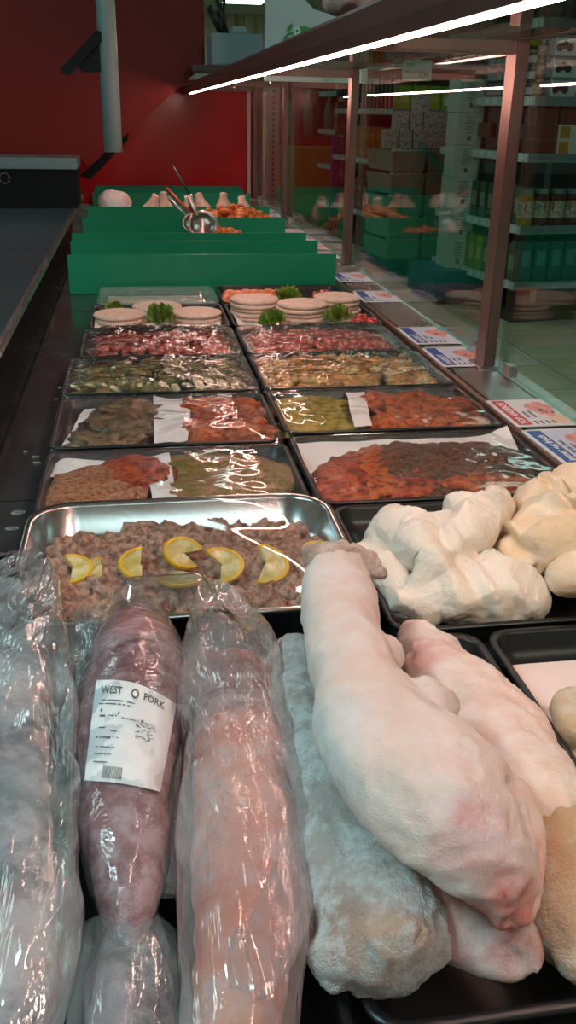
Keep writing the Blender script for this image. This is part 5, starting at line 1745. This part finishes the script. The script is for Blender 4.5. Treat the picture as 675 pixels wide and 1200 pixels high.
# ================================================================== ABOVE THE CANOPY
# pale grey box with utensils, on a bracketed wall shelf
yb = 5.2
a_, b_ = PY(248, 76, yb), PY(308, 40, yb)
ub = empty('utensil_box', (a_.x, yb, a_.z), 0, 'pale blue grey box with dark utensils standing on the canopy end', 'box')
W_, H_ = b_.x - a_.x, b_.z - a_.z
MB().box(0, 0, 0, W_, .3, H_ - .0).build('box_body', colmat('pale_box', (.24, .34, .36), .5), ub, bevel=.006)
MB().box(W_ * .42, .05, H_, W_ * .70, .2, H_ + .035).build('small_lid', colmat('pale_lid', (.35, .46, .47), .5), ub, bevel=.006)
rnd = random.Random(4)
for k in range(6):
    x = W_ * (.18 + .035 * k)
    l_ = rnd.uniform(.10, .17)
    dx_ = rnd.uniform(-.07, .03)
    o = MB().tube([(0, 0, 0), (dx_ * .5, 0, l_ * .5), (dx_, 0, l_)], [.006, .007, .009], 8).build('dark_utensil', blk, None, smooth=True)
    o.location = (a_.x + x + min(0, dx_) * .5, yb + .1, a_.z + H_ + .0005)
    tag(o, 'dark narrow utensil in the pale box, ' + ORD[k] + ' from its left end', 'utensil', 'utensils in the pale box')
sh = empty('wall_bracket_shelf', (a_.x, yb, a_.z), 0, 'narrow dark shelf under the pale box', 'shelf')
MB().box(-.10, 0, -.03, W_ + .05, .32, -.001).build('board', colmat('shelf_dark', (.05, .03, .03), .5), sh)
MB().box(W_ * .5, .1, -.10, W_ * .5 + .03, .3, -.03).build('bracket', dark, sh)

# big white sign board with green leaf
ys = 4.2
a_ = PY(311, 70, ys)
sb = empty('sign_board', (a_.x, ys, a_.z - .06), 0, 'large pale sign board with a green leaf emblem behind the canopy', 'sign')
r_ = lambda px, py: ((PY(px, py, ys).x - a_.x), PY(px, py, ys).z - a_.z + .06)
MB().prism([(0, -.02), (r_(430, 90)[0], -.02), r_(436, 17), r_(388, 17), r_(368, 11), r_(356, -2), r_(354, -60), (0, r_(311, -60)[1])], 0, .03, 0, M_xz).build('board', colmat('board_pale', (.42, .56, .56), .5, vary=.04), sb)
lf = []
A0, A1 = r_(343, 40), r_(372, 36)
for k in range(17):
    t_ = k / 16
    lf.append((A0[0] + (A1[0] - A0[0]) * t_, A0[1] - .005 + .035 * math.sin(PI * t_) ** .7 * (1.15 - .3 * t_)))
for k in range(15, 0, -1):
    t_ = k / 16
    lf.append((A0[0] + (A1[0] - A0[0]) * t_, A0[1] - .018 * math.sin(PI * t_) - .006 * t_))
leafg = colmat('leaf_green', (.01, .30, .03), .5)
MB().prism(lf, -.004, 0, 0, M_xz).build('leaf_emblem', leafg, sb)
MB().prism([r_(331, 46), r_(333, 43), r_(338, 38), r_(344, 37), r_(343, 40), r_(338, 42), r_(334, 47)], -.004, 0, 0, M_xz).build('leaf_stem', leafg, sb)
MB().prism([r_(336, 36), r_(337, 31), r_(343, 27), r_(342, 34), r_(339, 37)], -.004, 0, 0, M_xz).build('small_leaf', leafg, sb)
mb = MB()
tv, tf = text_mesh('Rozeli', .072, .001)
q = r_(343, 46)
mb.add([(p_[0] * .9 + q[0], -.006, p_[1] + q[1] - .005) for p_ in tv], tf)
mb.build('lettering', colmat('lettering_white', (.62, .74, .72), .5), sb)
MB().tube([(.03, .05, -.03), (.03, .05, CE - sb.location.z)], .006, 8).build('hanger_rod', steel, sb)
MB().tube([(.30, .05, -.02), (.30, .05, CE - sb.location.z)], .006, 8).build('hanger_rod', steel, sb)
# crumpled brown paper bag on the canopy
cpb = organic('paper_bag', [('blob', PY(425, -2, 1.75), (.055, .05, .028)), ('blob', PY(398, 4, 1.78), (.03, .03, .018))], voxel=.004, smooth=1, disp=[(30, .006, 'ridge', (1, 1, 1))],
              tint=((.42, .30, .26), []), mats=frost_skin('brown_paper', None, frost=(.5, .36, .3), amount=.3, rough=.5, bump=.6, sss=0))
tag(cpb, 'crumpled brown bag lying on top of the canopy', 'bag')
# water drops on the deck plates
wd = clear_film('water', tint=(.9, .95, .95), haze=.12, hvary=.02, fres=2.5, rough=.03, wr=0)
for (px, py, r_2) in ((21, 601, .013), (14, 620, .012), (42, 536, .008), (43, 543, .008), (73, 472, .005), (70, 455, .006), (66, 468, .006), (30, 530, .005)):
    q = P(px, py, 0)
    me = blob_mesh(r_2, r_2 * .75, .003, px, 2, .15, 1.5, True)
    o = link_mesh('water_drop', me, wd, None, True)
    o.location = (q.x, q.y, .0008)
    tag(o, 'small water puddle on the dark deck left of the trays', 'water drop', 'water drops on the deck')
